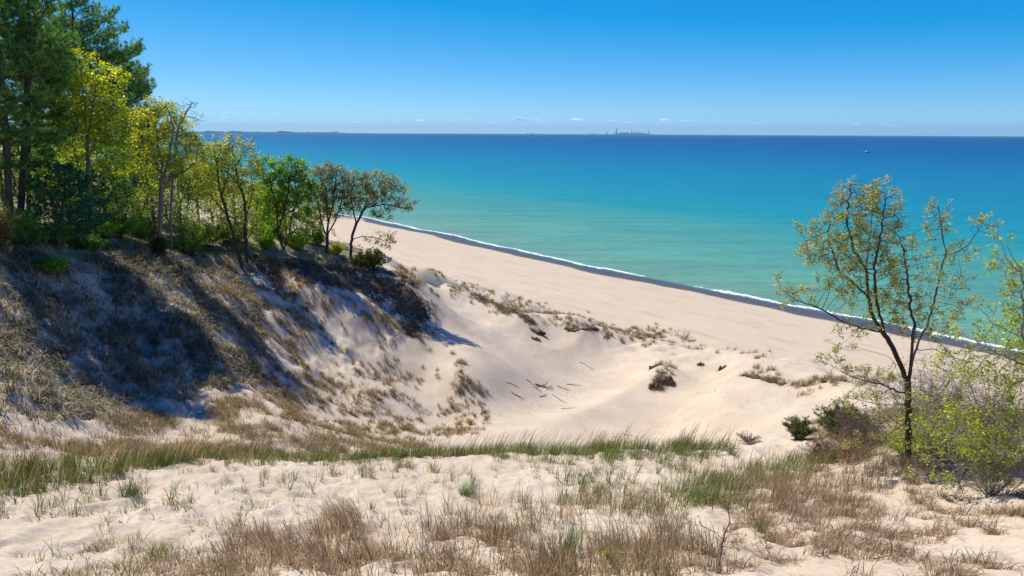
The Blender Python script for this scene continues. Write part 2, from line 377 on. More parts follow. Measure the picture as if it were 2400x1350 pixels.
def build_ground():
    a1 = np.linspace(-58, 58, 860); a2 = np.linspace(58, 302, 110)[1:-1]
    ang = np.radians(np.concatenate([a1, a2])); na = len(ang)
    rad = np.concatenate([np.geomspace(.6, 4, 12)[:-1], np.geomspace(4, 240, 860)[:-1], np.geomspace(240, 70000, 70)]); nr = len(rad)
    Rr, Aa = np.meshgrid(rad, ang, indexing='ij')
    x = (Rr*np.sin(Aa)).ravel(); y = (Rr*np.cos(Aa)).ravel()
    z = gz(x, y)
    m, sh = masks(x, y, z)
    far = np.hypot(x, y) > 20000; z = np.where(far & (shore_s(x, y) > 0), -12, z)
    v = np.stack([x, y, z], -1); v = np.vstack([v, [[0, 0, gz(np.zeros(1), np.zeros(1))[0]]]])
    i = np.arange(nr-1)[:, None]*na; j = np.arange(na)[None]; jn = (j+1) % na
    q = np.stack([i+j, i+jn, i+na+jn, i+na+j], -1).reshape(-1, 4)[:, ::-1]
    tri = np.stack([np.full(na, nr*na), np.arange(na), (np.arange(na)+1) % na], -1)[:, ::-1]
    loops = np.concatenate([q.ravel(), tri.ravel()]); sizes = np.concatenate([np.full(len(q), 4), np.full(na, 3)])
    m = np.vstack([m, m[:1]]); sh = np.vstack([sh, sh[:1]])
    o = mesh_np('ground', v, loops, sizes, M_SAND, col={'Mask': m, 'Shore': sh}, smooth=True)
    tag(o, 'pale sand dunes with a bowl shaped blowout and the beach', kind='structure')
    return o
def build_water():
    # sheet in shore coordinates, fine near the beach
    ss = np.concatenate([np.linspace(-6, 30, 46), np.geomspace(31, 60000, 60)])
    tt = np.concatenate([-np.geomspace(400, 60000, 30)[::-1], np.linspace(-395, 200, 240), np.geomspace(205, 60000, 40)])
    S, T = np.meshgrid(ss, tt, indexing='ij')
    x = NS[0]*(CS+S)+.632*T; y = NS[1]*(CS+S)-.775*T
    s = shore_s(x, y)
    fade = np.exp(-np.hypot(x, y)/400)
    z = (.10*np.exp(-((s-4.6)/1.1)**2)*(1-.3*np.sin(T*.2)))*fade
    nb = len(tt); i = np.arange(len(ss)-1)[:, None]*nb; j = np.arange(nb-1)[None]
    q = np.stack([i+j, i+j+1, i+nb+j+1, i+nb+j], -1).reshape(-1, 4)
    c = np.stack([np.clip(s, 0, 1e6).ravel()/1000, 0*s.ravel(), 0*s.ravel()], -1)
    o = mesh_np('lake', np.stack([x, y, z], -1).reshape(-1, 3), q.ravel(), np.full(len(q), 4), M_WATER, col={'Shore': c}, smooth=True)
    tag(o, 'turquoise lake water with a thin line of surf', kind='structure')
build_ground(); build_water()
print('ground', time.time()-T0)

# ------------------------------------------------------------------ light
SUN_AZ = math.radians(-50); SUN_EL = math.radians(57)     # azimuth measured from +Y towards +X
world = bpy.data.worlds.new('World'); bpy.context.scene.world = world; world.use_nodes = True
wn = NT(world.node_tree); bg = world.node_tree.nodes['Background']
sky = wn.n('TexSky', sky_type='NISHITA'); sky.sun_disc = False; sky.sun_elevation = SUN_EL; sky.sun_rotation = SUN_AZ
sky.altitude = 0; sky.air_density = .5; sky.dust_density = 0; sky.ozone_density = 6.0
gr = wn.n('VectorMath', operation='MULTIPLY_ADD'); wn.l(sky.outputs[0], gr.inputs[0]); gr.inputs[1].default_value = (.80, .68, .45); gr.inputs[2].default_value = (-1.15, -.03, 2.0)
mx = wn.n('VectorMath', operation='MAXIMUM'); wn.l(gr.outputs[0], mx.inputs[0]); mx.inputs[1].default_value = (0, 0, 0)
wn.l(mx.outputs[0], bg.inputs[0]); bg.inputs[1].default_value = .14
sl = bpy.data.lights.new('sun', 'SUN'); sl.energy = 4.5; sl.angle = math.radians(.53); sl.color = (1, .925, .80)
so = bpy.data.objects.new('sun', sl); C.objects.link(so)
sd = Vector((math.sin(SUN_AZ)*math.cos(SUN_EL), math.cos(SUN_AZ)*math.cos(SUN_EL), math.sin(SUN_EL)))
so.rotation_euler = sd.to_track_quat('Z', 'Y').to_euler(); so.location = (0, 0, 60)
vs = bpy.context.scene.view_settings; vs.view_transform = 'Standard'; vs.look = 'None'; vs.exposure = 0.42; vs.gamma = 1; vs.use_curve_mapping = False
cy = bpy.context.scene.cycles; cy.max_bounces = 6; cy.diffuse_bounces = 4; cy.glossy_bounces = 2; cy.transmission_bounces = 3; cy.transparent_max_bounces = 6; cy.use_denoising = True

# ------------------------------------------------------------------ plants: skeletons
def resample(p, step):
    p = np.asarray(p, float); out = [p[0]]
    for a, b in zip(p[:-1], p[1:]):
        k = max(1, int(round(np.linalg.norm(b-a)/step)))
        for i in range(1, k+1): out.append(a+(b-a)*i/k)
    return np.array(out)
def colonize(paths, attr, step, infl, kill, iters=90, up=.06, jit=.25, rs=None):
    """paths: polylines (first one starts at the root); attr: target points of the crown."""
    rs = rs or rng
    pos = []; par = []
    for k, p in enumerate(paths):
        q = resample(p, step)
        if k == 0:
            pos.append(q[0]); par.append(-1); last = 0; q = q[1:]
        else:
            d = ((np.array(pos)-q[0])**2).sum(1); last = int(np.argmin(d)); q = q[1:] if d[last] < (step*.6)**2 else q
        for v in q:
            pos.append(v+rs.normal(0, step*.06, 3)); par.append(last); last = len(pos)-1
    pos = list(pos); P_ = np.array(pos); attr = np.array(attr)
    best = np.full(len(attr), 1e9); bi = np.zeros(len(attr), int); alive = np.ones(len(attr), bool)
    new0 = 0
    for it in range(iters):
        newp = P_[new0:]
        if len(newp) == 0 or not alive.any(): break
        ai = np.nonzero(alive)[0]
        D = ((attr[ai][:, None, :]-newp[None])**2).sum(-1)
        m = D.argmin(1); dm = D[np.arange(len(ai)), m]; imp = dm < best[ai]
        best[ai[imp]] = dm[imp]; bi[ai[imp]] = m[imp]+new0
        alive &= best > kill*kill
        ai = np.nonzero(alive & (best < infl*infl))[0]
        if len(ai) == 0: break
        dirs = attr[ai]-P_[bi[ai]]; dirs /= np.linalg.norm(dirs, axis=1)[:, None]+1e-9
        u, inv = np.unique(bi[ai], return_inverse=True)
        acc = np.zeros((len(u), 3)); np.add.at(acc, inv, dirs)
        acc += rs.normal(0, jit, acc.shape); acc[:, 2] += up
        acc /= np.linalg.norm(acc, axis=1)[:, None]+1e-9
        nn = P_[u]+acc*step
        new0 = len(P_); P_ = np.vstack([P_, nn]); par += list(u)
        # a node that keeps pulling the same way is dropped from the search
    return P_, np.array(par)
def twigs(P_, par, n_per, length, seg=2, up=.2, rs=None):
    """add short bent twigs at the leaf ends and along thin wood"""
    rs = rs or rng
    ch = np.bincount(par[par >= 0], minlength=len(P_)); tips = np.nonzero(ch == 0)[0]
    src = np.repeat(tips, n_per)
    d0 = P_[src]-P_[np.maximum(par[src], 0)]; d0 /= np.linalg.norm(d0, axis=1)[:, None]+1e-9
    d = d0*.9+rs.normal(0, .65, d0.shape); d[:, 2] += up; d /= np.linalg.norm(d, axis=1)[:, None]
    cur = src; base = P_[src]
    for k in range(seg):
        nn = base+d*(length/seg)*rs.uniform(.6, 1.3, (len(d), 1)); idx = np.arange(len(nn))+len(P_)
        P_ = np.vstack([P_, nn]); par = np.concatenate([par, cur]); cur = idx; base = nn
        d = d+rs.normal(0, .3, d.shape); d /= np.linalg.norm(d, axis=1)[:, None]
    return P_, par
def radii(par, r0, rt, ex=2.4):
    n = len(par); r = np.zeros(n); ch = np.bincount(par[par >= 0], minlength=n)
    w = np.where(ch == 0, 1.0, 0.0)
    for i in range(n-1, 0, -1): w[par[i]] += w[i]
    e = math.log(r0/rt)/math.log(max(w[0], 2))
    return rt*w**e, w
def smooth_skel(P_, par, keep, it=2):
    n = len(P_); ch = np.bincount(par[par >= 0], minlength=n)
    for _ in range(it):
        s = np.zeros_like(P_); c = np.zeros(n)
        m = par >= 0
        np.add.at(s, par[m], P_[m]); np.add.at(c, par[m], 1)
        s[m] += P_[par[m]]; c[m] += 1
        q = s/np.maximum(c, 1)[:, None]; mv = (ch > 0) & m; mv[:keep] = False
        P_ = np.where(mv[:, None], P_*.55+q*.45, P_)
    return P_
def tubes(P_, par, r, thick=.03, ns_thick=7, ns_thin=3):
    """one closed sleeve per edge group: rings shared along chains so limbs are continuous"""
    n = len(P_); ch = [[] for _ in range(n)]
    for i in range(1, n):
        if par[i] >= 0: ch[par[i]].append(i)
    V = []; Fq = []; base = 0
    stack = [(0, None)]
    chains = []
    stack = [[0]]
    while stack:
        c = stack.pop(); i = c[-1]
        while ch[i]:
            k = sorted(ch[i], key=lambda j: -r[j])
            for j in k[1:]: stack.append([i, j])
            c.append(k[0]); i = k[0]
        chains.append(c)
    for c in chains:
        if len(c) < 2: continue
        pts_ = P_[c]; rr = r[c].copy()
        if len(c) > 1: rr[0] = min(rr[0], rr[1]*1.5) if c[0] != 0 else rr[0]
        rr[-1] *= .55
        ns = ns_thick if rr.max() > thick else (4 if rr.max() > thick*.4 else ns_thin)
        t = np.gradient(pts_, axis=0); t /= np.linalg.norm(t, axis=1)[:, None]+1e-9
        up = np.array([0.31, .87, .21]); a = np.cross(t, up); a /= np.linalg.norm(a, axis=1)[:, None]+1e-9; b = np.cross(t, a)
        th = np.arange(ns)*2*np.pi/ns
        ring = pts_[:, None]+rr[:, None, None]*(np.cos(th)[None, :, None]*a[:, None]+np.sin(th)[None, :, None]*b[:, None])
        V.append(ring.reshape(-1, 3)); L = len(c)
        i = np.arange(L-1)[:, None]*ns; j = np.arange(ns)[None]; jn = (j+1) % ns
        Fq.append((np.stack([i+j, i+jn, i+ns+jn, i+ns+j], -1).reshape(-1, 4))+base); base += L*ns
    return np.vstack(V), np.vstack(Fq)
def leaves(cent, n, spread, size, cols, rs=None, flat=0, aspect=.62, droop=0, cvar=.25):
    """clusters of small folded leaf blades round each centre"""
    rs = rs or rng
    N = len(cent)*n; c = np.repeat(cent, n, 0)+rs.normal(0, spread, (N, 3))*np.array([1, 1, 1-flat])
    ax = rs.normal(0, 1, (N, 3)); ax[:, 2] = ax[:, 2]*.55-droop; ax /= np.linalg.norm(ax, axis=1)[:, None]
    nr = rs.normal(0, 1, (N, 3)); nr[:, 2] = np.abs(nr[:, 2])+.5; sd = np.cross(ax, nr); sd /= np.linalg.norm(sd, axis=1)[:, None]+1e-9
    L = size*rs.uniform(.55, 1.25, (N, 1)); 
    a = c-ax*L*.5; b = c+ax*L*.5; m1 = c+sd*L*aspect*.5+np.cross(sd, ax)*L*.12; m2 = c-sd*L*aspect*.5+np.cross(sd, ax)*L*.12
    V = np.stack([a, m1, b, m2], 1).reshape(-1, 3); i = np.arange(N)*4
    Fc = np.stack([i, i+1, i+2, i+3], -1)
    cols = np.array(cols); k = rs.integers(0, len(cols), len(cent)); cc = np.repeat(cols[k]*rs.uniform(.65, 1.25, (len(cent), 1)), n, 0)*rs.uniform(1-cvar, 1+cvar, (N, 1))*(1+rs.normal(0, .05, (N, 3)))
    return V, Fc, np.repeat(np.clip(cc, .004, .9), 4, 0)
def crown_points(blobs, Y, n, rs=None, thick=.8, hollow=.25):
    """random points in ellipsoids given as (px, py, rx, ry[, weight[, dY]]) at forward distance Y"""
    rs = rs or rng; m = PX(Y); out = []
    vol = np.array([b[2]*b[3]*min(b[2], b[3])**.6*(b[4] if len(b) > 4 else 1) for b in blobs], float); cnt = np.maximum(3, (vol/vol.sum()*n)).astype(int)
    for b, k in zip(blobs, cnt):
        dY = b[5] if len(b) > 5 else 0
        c = P(b[0], b[1], Y+dY); q = rs.normal(0, 1, (k, 3)); q /= np.linalg.norm(q, axis=1)[:, None]; q *= rs.uniform(hollow, 1, (k, 1))**.45
        out.append(c+q*np.array([b[2]*m, thick*.5*(b[2]+b[3])*m, b[3]*m]))
    return np.vstack(out)
def put_tree(name, label, cat, base, Pn, par, r, leafV, group=None, bark=None, thick=.03, leafmat=None, crown='crown'):
    t = thing(name, label, cat, base, group)
    V, Fq = tubes(Pn-base, par, r, thick)
    mesh_np('trunk', V, Fq, np.full(len(Fq), 4), bark or M_BARK, t, smooth=True)
    if leafV is not None:
        LV, LF, LC = leafV
        mesh_np(crown, LV-base, LF, np.full(len(LF), LF.shape[1]), leafmat or M_LEAF, t, col=LC)
    return t
LIMB = .85
def broadleaf(name, label, Y, trunks, blobs, cols, seed, n_attr=700, r0=.16, rt=.007, leaf=.14, n_leaf=5, step=None, group=None, bark=None, base_px=None, bare=0.22, spread=None, tw=3, thick=.8, cat='tree', up=.1, leaf_w=2.5, twl=None):
    """trunks: pixel polylines (px,py[,dY]); the first starts on the ground"""
    rs = np.random.default_rng(seed); m = PX(Y)
    step = step or 6.5*m
    paths = [np.array([P(q[0], q[1], Y+(q[2] if len(q) > 2 else 0)) for q in tr]) for tr in trunks]
    b = paths[0][0]; gzb = float(gz(b[0], b[1])); base = np.array([b[0], b[1], gzb])
    if paths[0][0][2] > gzb-.05 or True: paths[0] = np.vstack([[base-np.array([0, 0, .25])], paths[0][1:]])
    at = crown_points(blobs, Y, int(n_attr*1.7), rs, thick)
    Pn, par = colonize(paths, at, step, step*9, step*1.15, rs=rs, up=up)
    keep = 1
    Pn = smooth_skel(Pn, par, keep, 2)
    Pn, par = twigs(Pn, par, tw, twl or step*2, 2, .25, rs)
    r, w = radii(par, r0, rt)
    r = np.where(r > .02, .02+(r-.02)*LIMB, r); r[0] *= 1.3
    sel = np.nonzero(w <= leaf_w)[0]
    if bare: sel = sel[rs.random(len(sel)) > bare]
    print(name, len(Pn), len(sel)); lv = leaves(Pn[sel], n_leaf, spread or step*.45, leaf, cols, rs)
    return put_tree(name, label, cat, base, Pn, par, r, lv, group, bark)

# ------------------------------------------------------------------ pines
def needle_tufts(cent, dirs, n, ln, wd, cols, rs):
    N = len(cent)*n; c = np.repeat(cent, n, 0); d = np.repeat(dirs, n, 0)*1.0+rs.normal(0, .62, (N, 3)); d[:, 2] += .12; d /= np.linalg.norm(d, axis=1)[:, None]
    s = np.cross(d, rs.normal(0, 1, (N, 3))); s /= np.linalg.norm(s, axis=1)[:, None]+1e-9
    L = ln*rs.uniform(.7, 1.2, (N, 1)); c = c+d*L*.08
    V = np.stack([c-s*wd*.5, c+s*wd*.5, c+d*L], 1).reshape(-1, 3); i = np.arange(N)*3
    cols = np.array(cols); k = rs.integers(0, len(cols), len(cent)); cc = np.repeat(cols[k]*rs.uniform(.55, 1.35, (len(cent), 1)), n, 0)*rs.uniform(.75, 1.25, (N, 1))
    return V, np.stack([i, i+1, i+2], -1), np.repeat(cc, 3, 0)
def pine(name, label, base, top, seed, cols, crown0=.35, Lmax=3.2, r0=.2, whorl=.55, group=None, side=None, tuft=.34, dens=1.0, prof=None, dead=True, wd=.046, nn=10, gap=.12):
    rs = np.random.default_rng(seed); base = np.array(base, float); top = np.array(top, float)
    hgt = np.linalg.norm(top-base); ax = (top-base)/hgt
    tr = [base-np.array([0, 0, .3])]; 
    for k in range(1, 19):
        f = k/18; tr.append(base+(top-base)*f+np.array([math.sin(f*5+seed)*.12, math.cos(f*4+seed)*.12, 0])*f)
    pos = list(tr); par = [-1]+list(range(18)); tr = np.array(tr)
    tc = []; td = []
    h = hgt*(.12 if dead else crown0)
    while h < hgt*.985:
        f = h/hgt; live = f > crown0
        ff = (f-crown0)/(1-crown0) if live else 0
        L0 = Lmax*((prof(ff) if prof else (np.interp(ff, [0, .15, .45, .8, 1], [.7, .95, 1, .55, .12])))) if live else Lmax*.35
        nb = rs.integers(4, 7) if live else rs.integers(0, 3)
        a0 = rs.uniform(0, 6.28); ti = min(18, max(1, int(round(f*18)))); p0 = tr[0]+(top-base)*0; p0 = np.array([np.interp(f*18, range(19), tr[:, q]) for q in range(3)])
        pi = max(0, int(f*18))
        if rs.random() < gap and live: h += whorl*1.2; continue
        for b in range(nb):
            az = a0+b*6.283/nb+rs.normal(0, .25); L = L0*rs.uniform(.6, 1.15)
            hd = np.array([math.sin(az), math.cos(az), 0])
            if side is not None: L *= 1+.55*np.dot(hd, side)
            if L < .25: L = .25
            seg = max(3, int(L/.35)); rise = rs.uniform(.05, .3)+.5*ff; cur = len(pos); pos.append(p0); par.append(pi)
            q = p0.copy(); prev = cur; bn = rs.normal(0, .1)
            for k in range(seg):
                t = (k+1)/seg; el = rise*.7-.35*math.sin(t*2.6)*(1-ff*.7)+.55*t*t
                az += bn*.3; d = np.array([math.sin(az)*math.cos(el), math.cos(az)*math.cos(el), math.sin(el)])
                q = q+d*L/seg; pos.append(q); par.append(prev); prev = len(pos)-1
                if live and t > .22:
                    for sgn in (-1, 1):
                        if rs.random() < .93*dens:
                            az2 = az+sgn*rs.uniform(.6, 1.1); l2 = L*(.42*(1-t)+.14)*rs.uniform(.7, 1.2); el2 = el+rs.uniform(-.05, .3)
                            d2 = np.array([math.sin(az2)*math.cos(el2), math.cos(az2)*math.cos(el2), math.sin(el2)])
                            q1 = q+d2*l2*.5; q2 = q+(d2+np.array([0, 0, .2]))*l2
                            pos += [q1, q2]; par += [prev, len(pos)-2]
                            for w_, p_ in ((1.3, q1), (1, q2)):
                                tc.append(p_); td.append(d2)
                            k3 = int(l2/.2)
                            for _ in range(k3):
                                u = rs.uniform(.3, 1); tc.append(q+d2*l2*u+rs.normal(0, .07, 3)); td.append(d2+rs.normal(0, .5, 3))
            if live: tc.append(q); td.append(d)
        h += whorl*rs.uniform(.75, 1.3)*(1 if live else 1.8)
    tc.append(top); td.append(ax)
    pos = np.array(pos); par = np.array(par); r, w = radii(par, r0, .009)
    lf = needle_tufts(np.array(tc), np.array(td), nn, tuft, wd, cols, rs)
    t = thing(name, label, 'pine tree', base, group)
    V, Fq = tubes(pos-base, par, r, .05)
    mesh_np('trunk', V, Fq, np.full(len(Fq), 4), M_BARKP, t, smooth=True)
    mesh_np('crown', lf[0]-base, lf[1], np.full(len(lf[1]), 3), M_NEEDLE, t, col=lf[2])
    return t
def copy_thing(o, loc, rz, sc, label=None, group=None):
    c = o.copy(); C.objects.link(c); c.location = tuple(float(v) for v in loc); c.rotation_euler = (0, 0, rz); c.scale = (sc, sc, sc)
    if label: c['label'] = label
    if group: c['group'] = group
    for ch in o.children:
        d = ch.copy(); C.objects.link(d); d.parent = c
    return c

# ------------------------------------------------------------------ shrubs
def shrub(name, label, base, w, h, seed, cols, stems=26, leaf=.09, n_leaf=4, density=1.0, cat='shrub', bark=None, group=None, lean=(0, 0), needle=False, sub=4, spread=None, crown='foliage', rt=.004, r0=.02, bare=0, reach=.75):
    rs = np.random.default_rng(seed); base = np.array(base, float)
    pos = [base-np.array([0, 0, .1])]; par = [-1]; tips = []
    for i in range(stems):
        a = rs.uniform(0, 6.28); rad = math.sqrt(rs.random()); hh = rs.uniform(.55, 1.2); end = np.array([math.cos(a)*rad*w*.5*rs.uniform(.7, 1.3)+lean[0], math.sin(a)*rad*w*.5+lean[1], h*(1-.45*rad*rad)*hh])
        st = np.array([math.cos(a)*rad*w*.12, math.sin(a)*rad*w*.12, 0]); prev = 0; k = 6
        for j in range(1, k+1):
            t = j/k; q = base+st*(1-t)+end*np.array([t**1.2, t**1.2, t**.85])+rs.normal(0, .03*h, 3)*t
            pos.append(q); par.append(prev); prev = len(pos)-1
            if t > 1-reach:
                for _ in range(sub if rs.random() < density else 1):
                    d = rs.normal(0, 1, 3); d[2] = abs(d[2])*.8; d /= np.linalg.norm(d); l = h*.16*rs.uniform(.5, 1.3)
                    pos.append(q+d*l); par.append(prev); tips.append(q+d*l); tips.append(q+d*l*.5)
        tips.append(pos[prev])
    pos = np.array(pos); par = np.array(par); ch = np.bincount(par[par >= 0], minlength=len(par))
    r, wgt = radii(par, r0, rt)
    r = np.minimum(r, r0*.6)
    tips = np.array(tips)
    if bare: tips = tips[rs.random(len(tips)) > bare]
    t = thing(name, label, cat, base, group)
    V, Fq = tubes(pos-base, par, r, .05)
    mesh_np('stems', V, Fq, np.full(len(Fq), 4), bark or M_BARK, t, smooth=True)
    if len(tips) and n_leaf:
        if needle:
            d = tips-base; d /= np.linalg.norm(d, axis=1)[:, None]
            lf = needle_tufts(tips, d, n_leaf, leaf, leaf*.16, cols, rs); mesh_np(crown, lf[0]-base, lf[1], np.full(len(lf[1]), 3), M_NEEDLE, t, col=lf[2])
        else:
            lf = leaves(tips, n_leaf, spread or h*.05, leaf, cols, rs); mesh_np(crown, lf[0]-base, lf[1], np.full(len(lf[1]), 4), M_LEAF, t, col=lf[2])
    return t

# ------------------------------------------------------------------ grass blades
def blades(xy, per, ln, spread, wd, cols, seed, curve=.25, splay=.35, lean=(.12, -.05), head=0, lvar=.35, cvar=.18, up=None):
    """tapering curved blades growing in tufts at ground points xy; returns V,F(list),C"""
    rs = np.random.default_rng(seed); N = len(xy)*per
    ln_ = np.repeat(np.broadcast_to(ln, len(xy)), per)*rs.uniform(1-lvar, 1+lvar, N)
    sp = np.repeat(np.broadcast_to(spread, len(xy)), per)
    b = np.repeat(xy, per, 0)+rs.normal(0, 1, (N, 2))*sp[:, None]; z = gz(b[:, 0], b[:, 1])-.03
    b = np.column_stack([b, z]); az = rs.uniform(0, 6.283, N); s0 = np.abs(rs.normal(0, splay, N))
    off = b[:, :2]-np.repeat(xy, per, 0)
    hd = np.column_stack([np.cos(az), np.sin(az)])*s0[:, None]+off/(sp[:, None]+1e-6)*.22*splay+np.array(lean)
    cz = np.ones(N)
    d0 = np.column_stack([hd, cz]); d0 /= np.linalg.norm(d0, axis=1)[:, None]
    cv = curve*rs.uniform(.4, 1.6, N)
    d1 = d0+np.column_stack([hd*2.2*cv[:, None], -cv]); d1 /= np.linalg.norm(d1, axis=1)[:, None]
    d2 = d1+np.column_stack([hd*2.8*cv[:, None], -1.6*cv]); d2 /= np.linalg.norm(d2, axis=1)[:, None]
    L = ln_[:, None]; p1 = b+d0*L*.4; p2 = p1+d1*L*.35; p3 = p2+d2*L*.25
    sa = rs.uniform(0, 6.283, N); s = np.column_stack([np.cos(sa), np.sin(sa), 0*sa])*(np.broadcast_to(wd, N) if np.ndim(wd) == 0 else np.repeat(wd, per))[:, None]*.5
    V = np.stack([b-s, b+s, p1-s*.9, p1+s*.9, p2-s*(.6+head), p2+s*(.6+head), p3], 1).reshape(-1, 3)
    i = np.arange(N)*7
    q = np.concatenate([np.stack([i, i+1, i+3, i+2], -1), np.stack([i+2, i+3, i+5, i+4], -1)]); t = np.stack([i+4, i+5, i+6], -1)
    cols = np.array(cols, float)
    if cols.ndim == 2: k = rs.integers(0, len(cols), N); cc = cols[k]
    else: cc = np.repeat(cols[:, 0], per, 0)
    cc = cc*rs.uniform(1-cvar, 1+cvar, (N, 1))*np.repeat(rs.uniform(.55, 1.3, (len(xy), 1)), per, 0)
    return V, q, t, np.repeat(cc, 7, 0)
def blade_mesh(name, parts, m=None, parent=None, origin=None):
    V = []; Q = []; T = []; K = []; b = 0
    for v, q, t, c in parts:
        V.append(v); Q.append(q+b); T.append(t+b); K.append(c); b += len(v)
    V = np.vstack(V); Q = np.vstack(Q); T = np.vstack(T)
    if origin is not None: V = V-np.asarray(origin)
    return mesh_np(name, V, np.concatenate([Q.ravel(), T.ravel()]), np.concatenate([np.full(len(Q), 4), np.full(len(T), 3)]), m or M_GRASS, parent, col=np.vstack(K))

# ------------------------------------------------------------------ colours (linear albedo)
YEL = [(0.574, 0.584, 0.052), (0.421, 0.504, 0.044), (0.689, 0.665, 0.073), (0.306, 0.424, 0.044)]
YOL = [(0.48, 0.463, 0.079), (0.349, 0.394, 0.061), (0.609, 0.545, 0.105), (0.24, 0.301, 0.052)]
GRN = [(0.27, 0.464, 0.046), (0.203, 0.371, 0.036), (0.404, 0.603, 0.064), (0.136, 0.255, 0.036)]
GRN2 = [(0.179, 0.381, 0.059), (0.114, 0.264, 0.05), (0.293, 0.529, 0.079)]
OLV = [(0.322, 0.338, 0.099), (0.241, 0.275, 0.077), (0.391, 0.375, 0.121), (0.31, 0.25, 0.088)]
OAKR = [(.40,.42,.12), (.46,.43,.15), (.31,.35,.09), (.47,.37,.16), (.29,.31,.08), (.36,.40,.10)]
PIN = [(0.11, 0.238, 0.062), (0.174, 0.325, 0.07), (0.074, 0.161, 0.052), (0.246, 0.383, 0.07)]
PIN2 = [(0.042, 0.185, 0.077), (0.067, 0.251, 0.09), (0.031, 0.132, 0.061)]
LIM = [(0.4, 0.475, 0.043), (0.286, 0.37, 0.036), (0.515, 0.554, 0.073)]
JUN = [(.045,.06,.015), (.07,.08,.02), (.03,.042,.012), (.11,.10,.03)]

def guard(poly): return poly
# ------------------------------------------------------------------ big right-hand oak
R1 = [
 [(2130,1085),(2129,1040,.0),(2129,980,.05),(2129,930,.1),(2129,897,.1)],
 [(2129,897,.1),(2114,863,.2),(2089,808,.4),(2069,780,.5),(2044,741,.6),(2032,691,.6),(2028,630,.5),(2003,591,.4),(1990,550,.3),(1983,519,.3),(1990,460,.2),(1994,425,.2)],
 [(2072,775,.5),(2060,735,.1),(2053,691,-.2),(2050,630,-.5),(2061,574,-.6),(2070,510,-.6),(2078,450,-.5)],
 [(2028,630,.5),(2035,570,.8),(2045,500,1.0),(2035,450,1.0)],
 [(2069,780,.5),(2022,769,.2),(1972,752,0),(1917,724,-.1),(1861,702,-.3),(1836,680,-.4),(1822,658,-.4)],
 [(2030,690,.6),(1994,658,.9),(1961,624,1.1),(1917,586,1.3),(1889,541,1.3)],
 [(1972,650,1.0),(1940,560,.6),(1945,500,.5)],
 [(2129,897,.1),(2133,869,0),(2139,797,-.2),(2142,758,-.3),(2133,713,-.3),(2128,647,-.2),(2120,600,-.1),(2110,560,0)],
 [(2133,869,0),(2139,841,.3),(2156,791,.6),(2175,758,.8),(2189,697,.9),(2206,630,1.0),(2217,591,1.0),(2205,530,.9),(2200,480,.9)],
 [(2217,600,1.0),(2240,592,.8),(2267,576,.6),(2290,545,.5),(2304,519,.5)],
 [(2189,736,.9),(2210,728,1.3),(2233,720,1.6),(2283,702,1.9)],
 [(2150,824,.5),(2175,818,.2),(2194,822,0),(2233,836,-.3),(2270,850,-.4)],
 [(2139,797,-.2),(2160,740,-.7),(2150,690,-1.0),(2165,640,-1.2)],
 [(2117,866,.2),(2080,835,-.3),(2040,822,-.6),(1972,819,-.9)],
 [(2128,924,.1),(2100,915,-.2),(2072,902,-.4),(2017,891,-.6),(1961,869,-.8),(1939,841,-.9)],
 [(2127,947,.1),(2095,950,.4),(2061,947,.7),(2020,940,.9),(1983,930,1.1)],
 [(2130,930,.1),(2155,928,-.3),(2183,936,-.6),(2239,941,-.9)],
 [(2127,990,0),(2105,1004,-.3),(2083,1019,-.5),(2050,1041,-.7),(1990,1050,-.9)],
]
R1B = [(1990,500,38,80,1.2),(2000,600,60,55,1),(2060,520,45,80,1.2),(2040,450,25,35),(2080,460,18,28),(1940,560,40,60,1),(1900,580,25,45),(1890,545,18,25),(2100,600,50,60,.8),
 (1850,690,32,28,.8),(1930,690,40,30,.7),(1990,690,40,40,.8),(2070,670,50,60,.7),(2130,690,40,60,.6),(2200,520,26,50,1),(2195,600,28,45,.8),(2250,590,45,22,.8),(2295,535,22,26,1),(2240,660,40,35,.5),(2250,715,45,18,.7),
 (2190,760,45,45,.5),(2080,740,50,35,.5),(2010,760,60,22,.5),(1980,820,40,16,.5),(1950,850,28,25,.7),(2030,880,60,22,.5),(2080,910,50,30,.4),(2000,940,45,20,.5),(2240,850,40,22,.4),(2130,750,50,50,.4),(2020,1040,50,14,.5),(2090,960,60,40,.3)]
broadleaf('oak_tree', 'tall slender oak with dark forked trunk and sparse yellow-brown spring leaves on the right slope', 19.8, R1, R1B, OAKR, 11, n_attr=1250, r0=.108, rt=.0024, leaf=.072, n_leaf=12, step=.12, spread=.05, tw=4, twl=.26, thick=.9, up=.12, leaf_w=1.6, cat='oak tree', bare=.62)

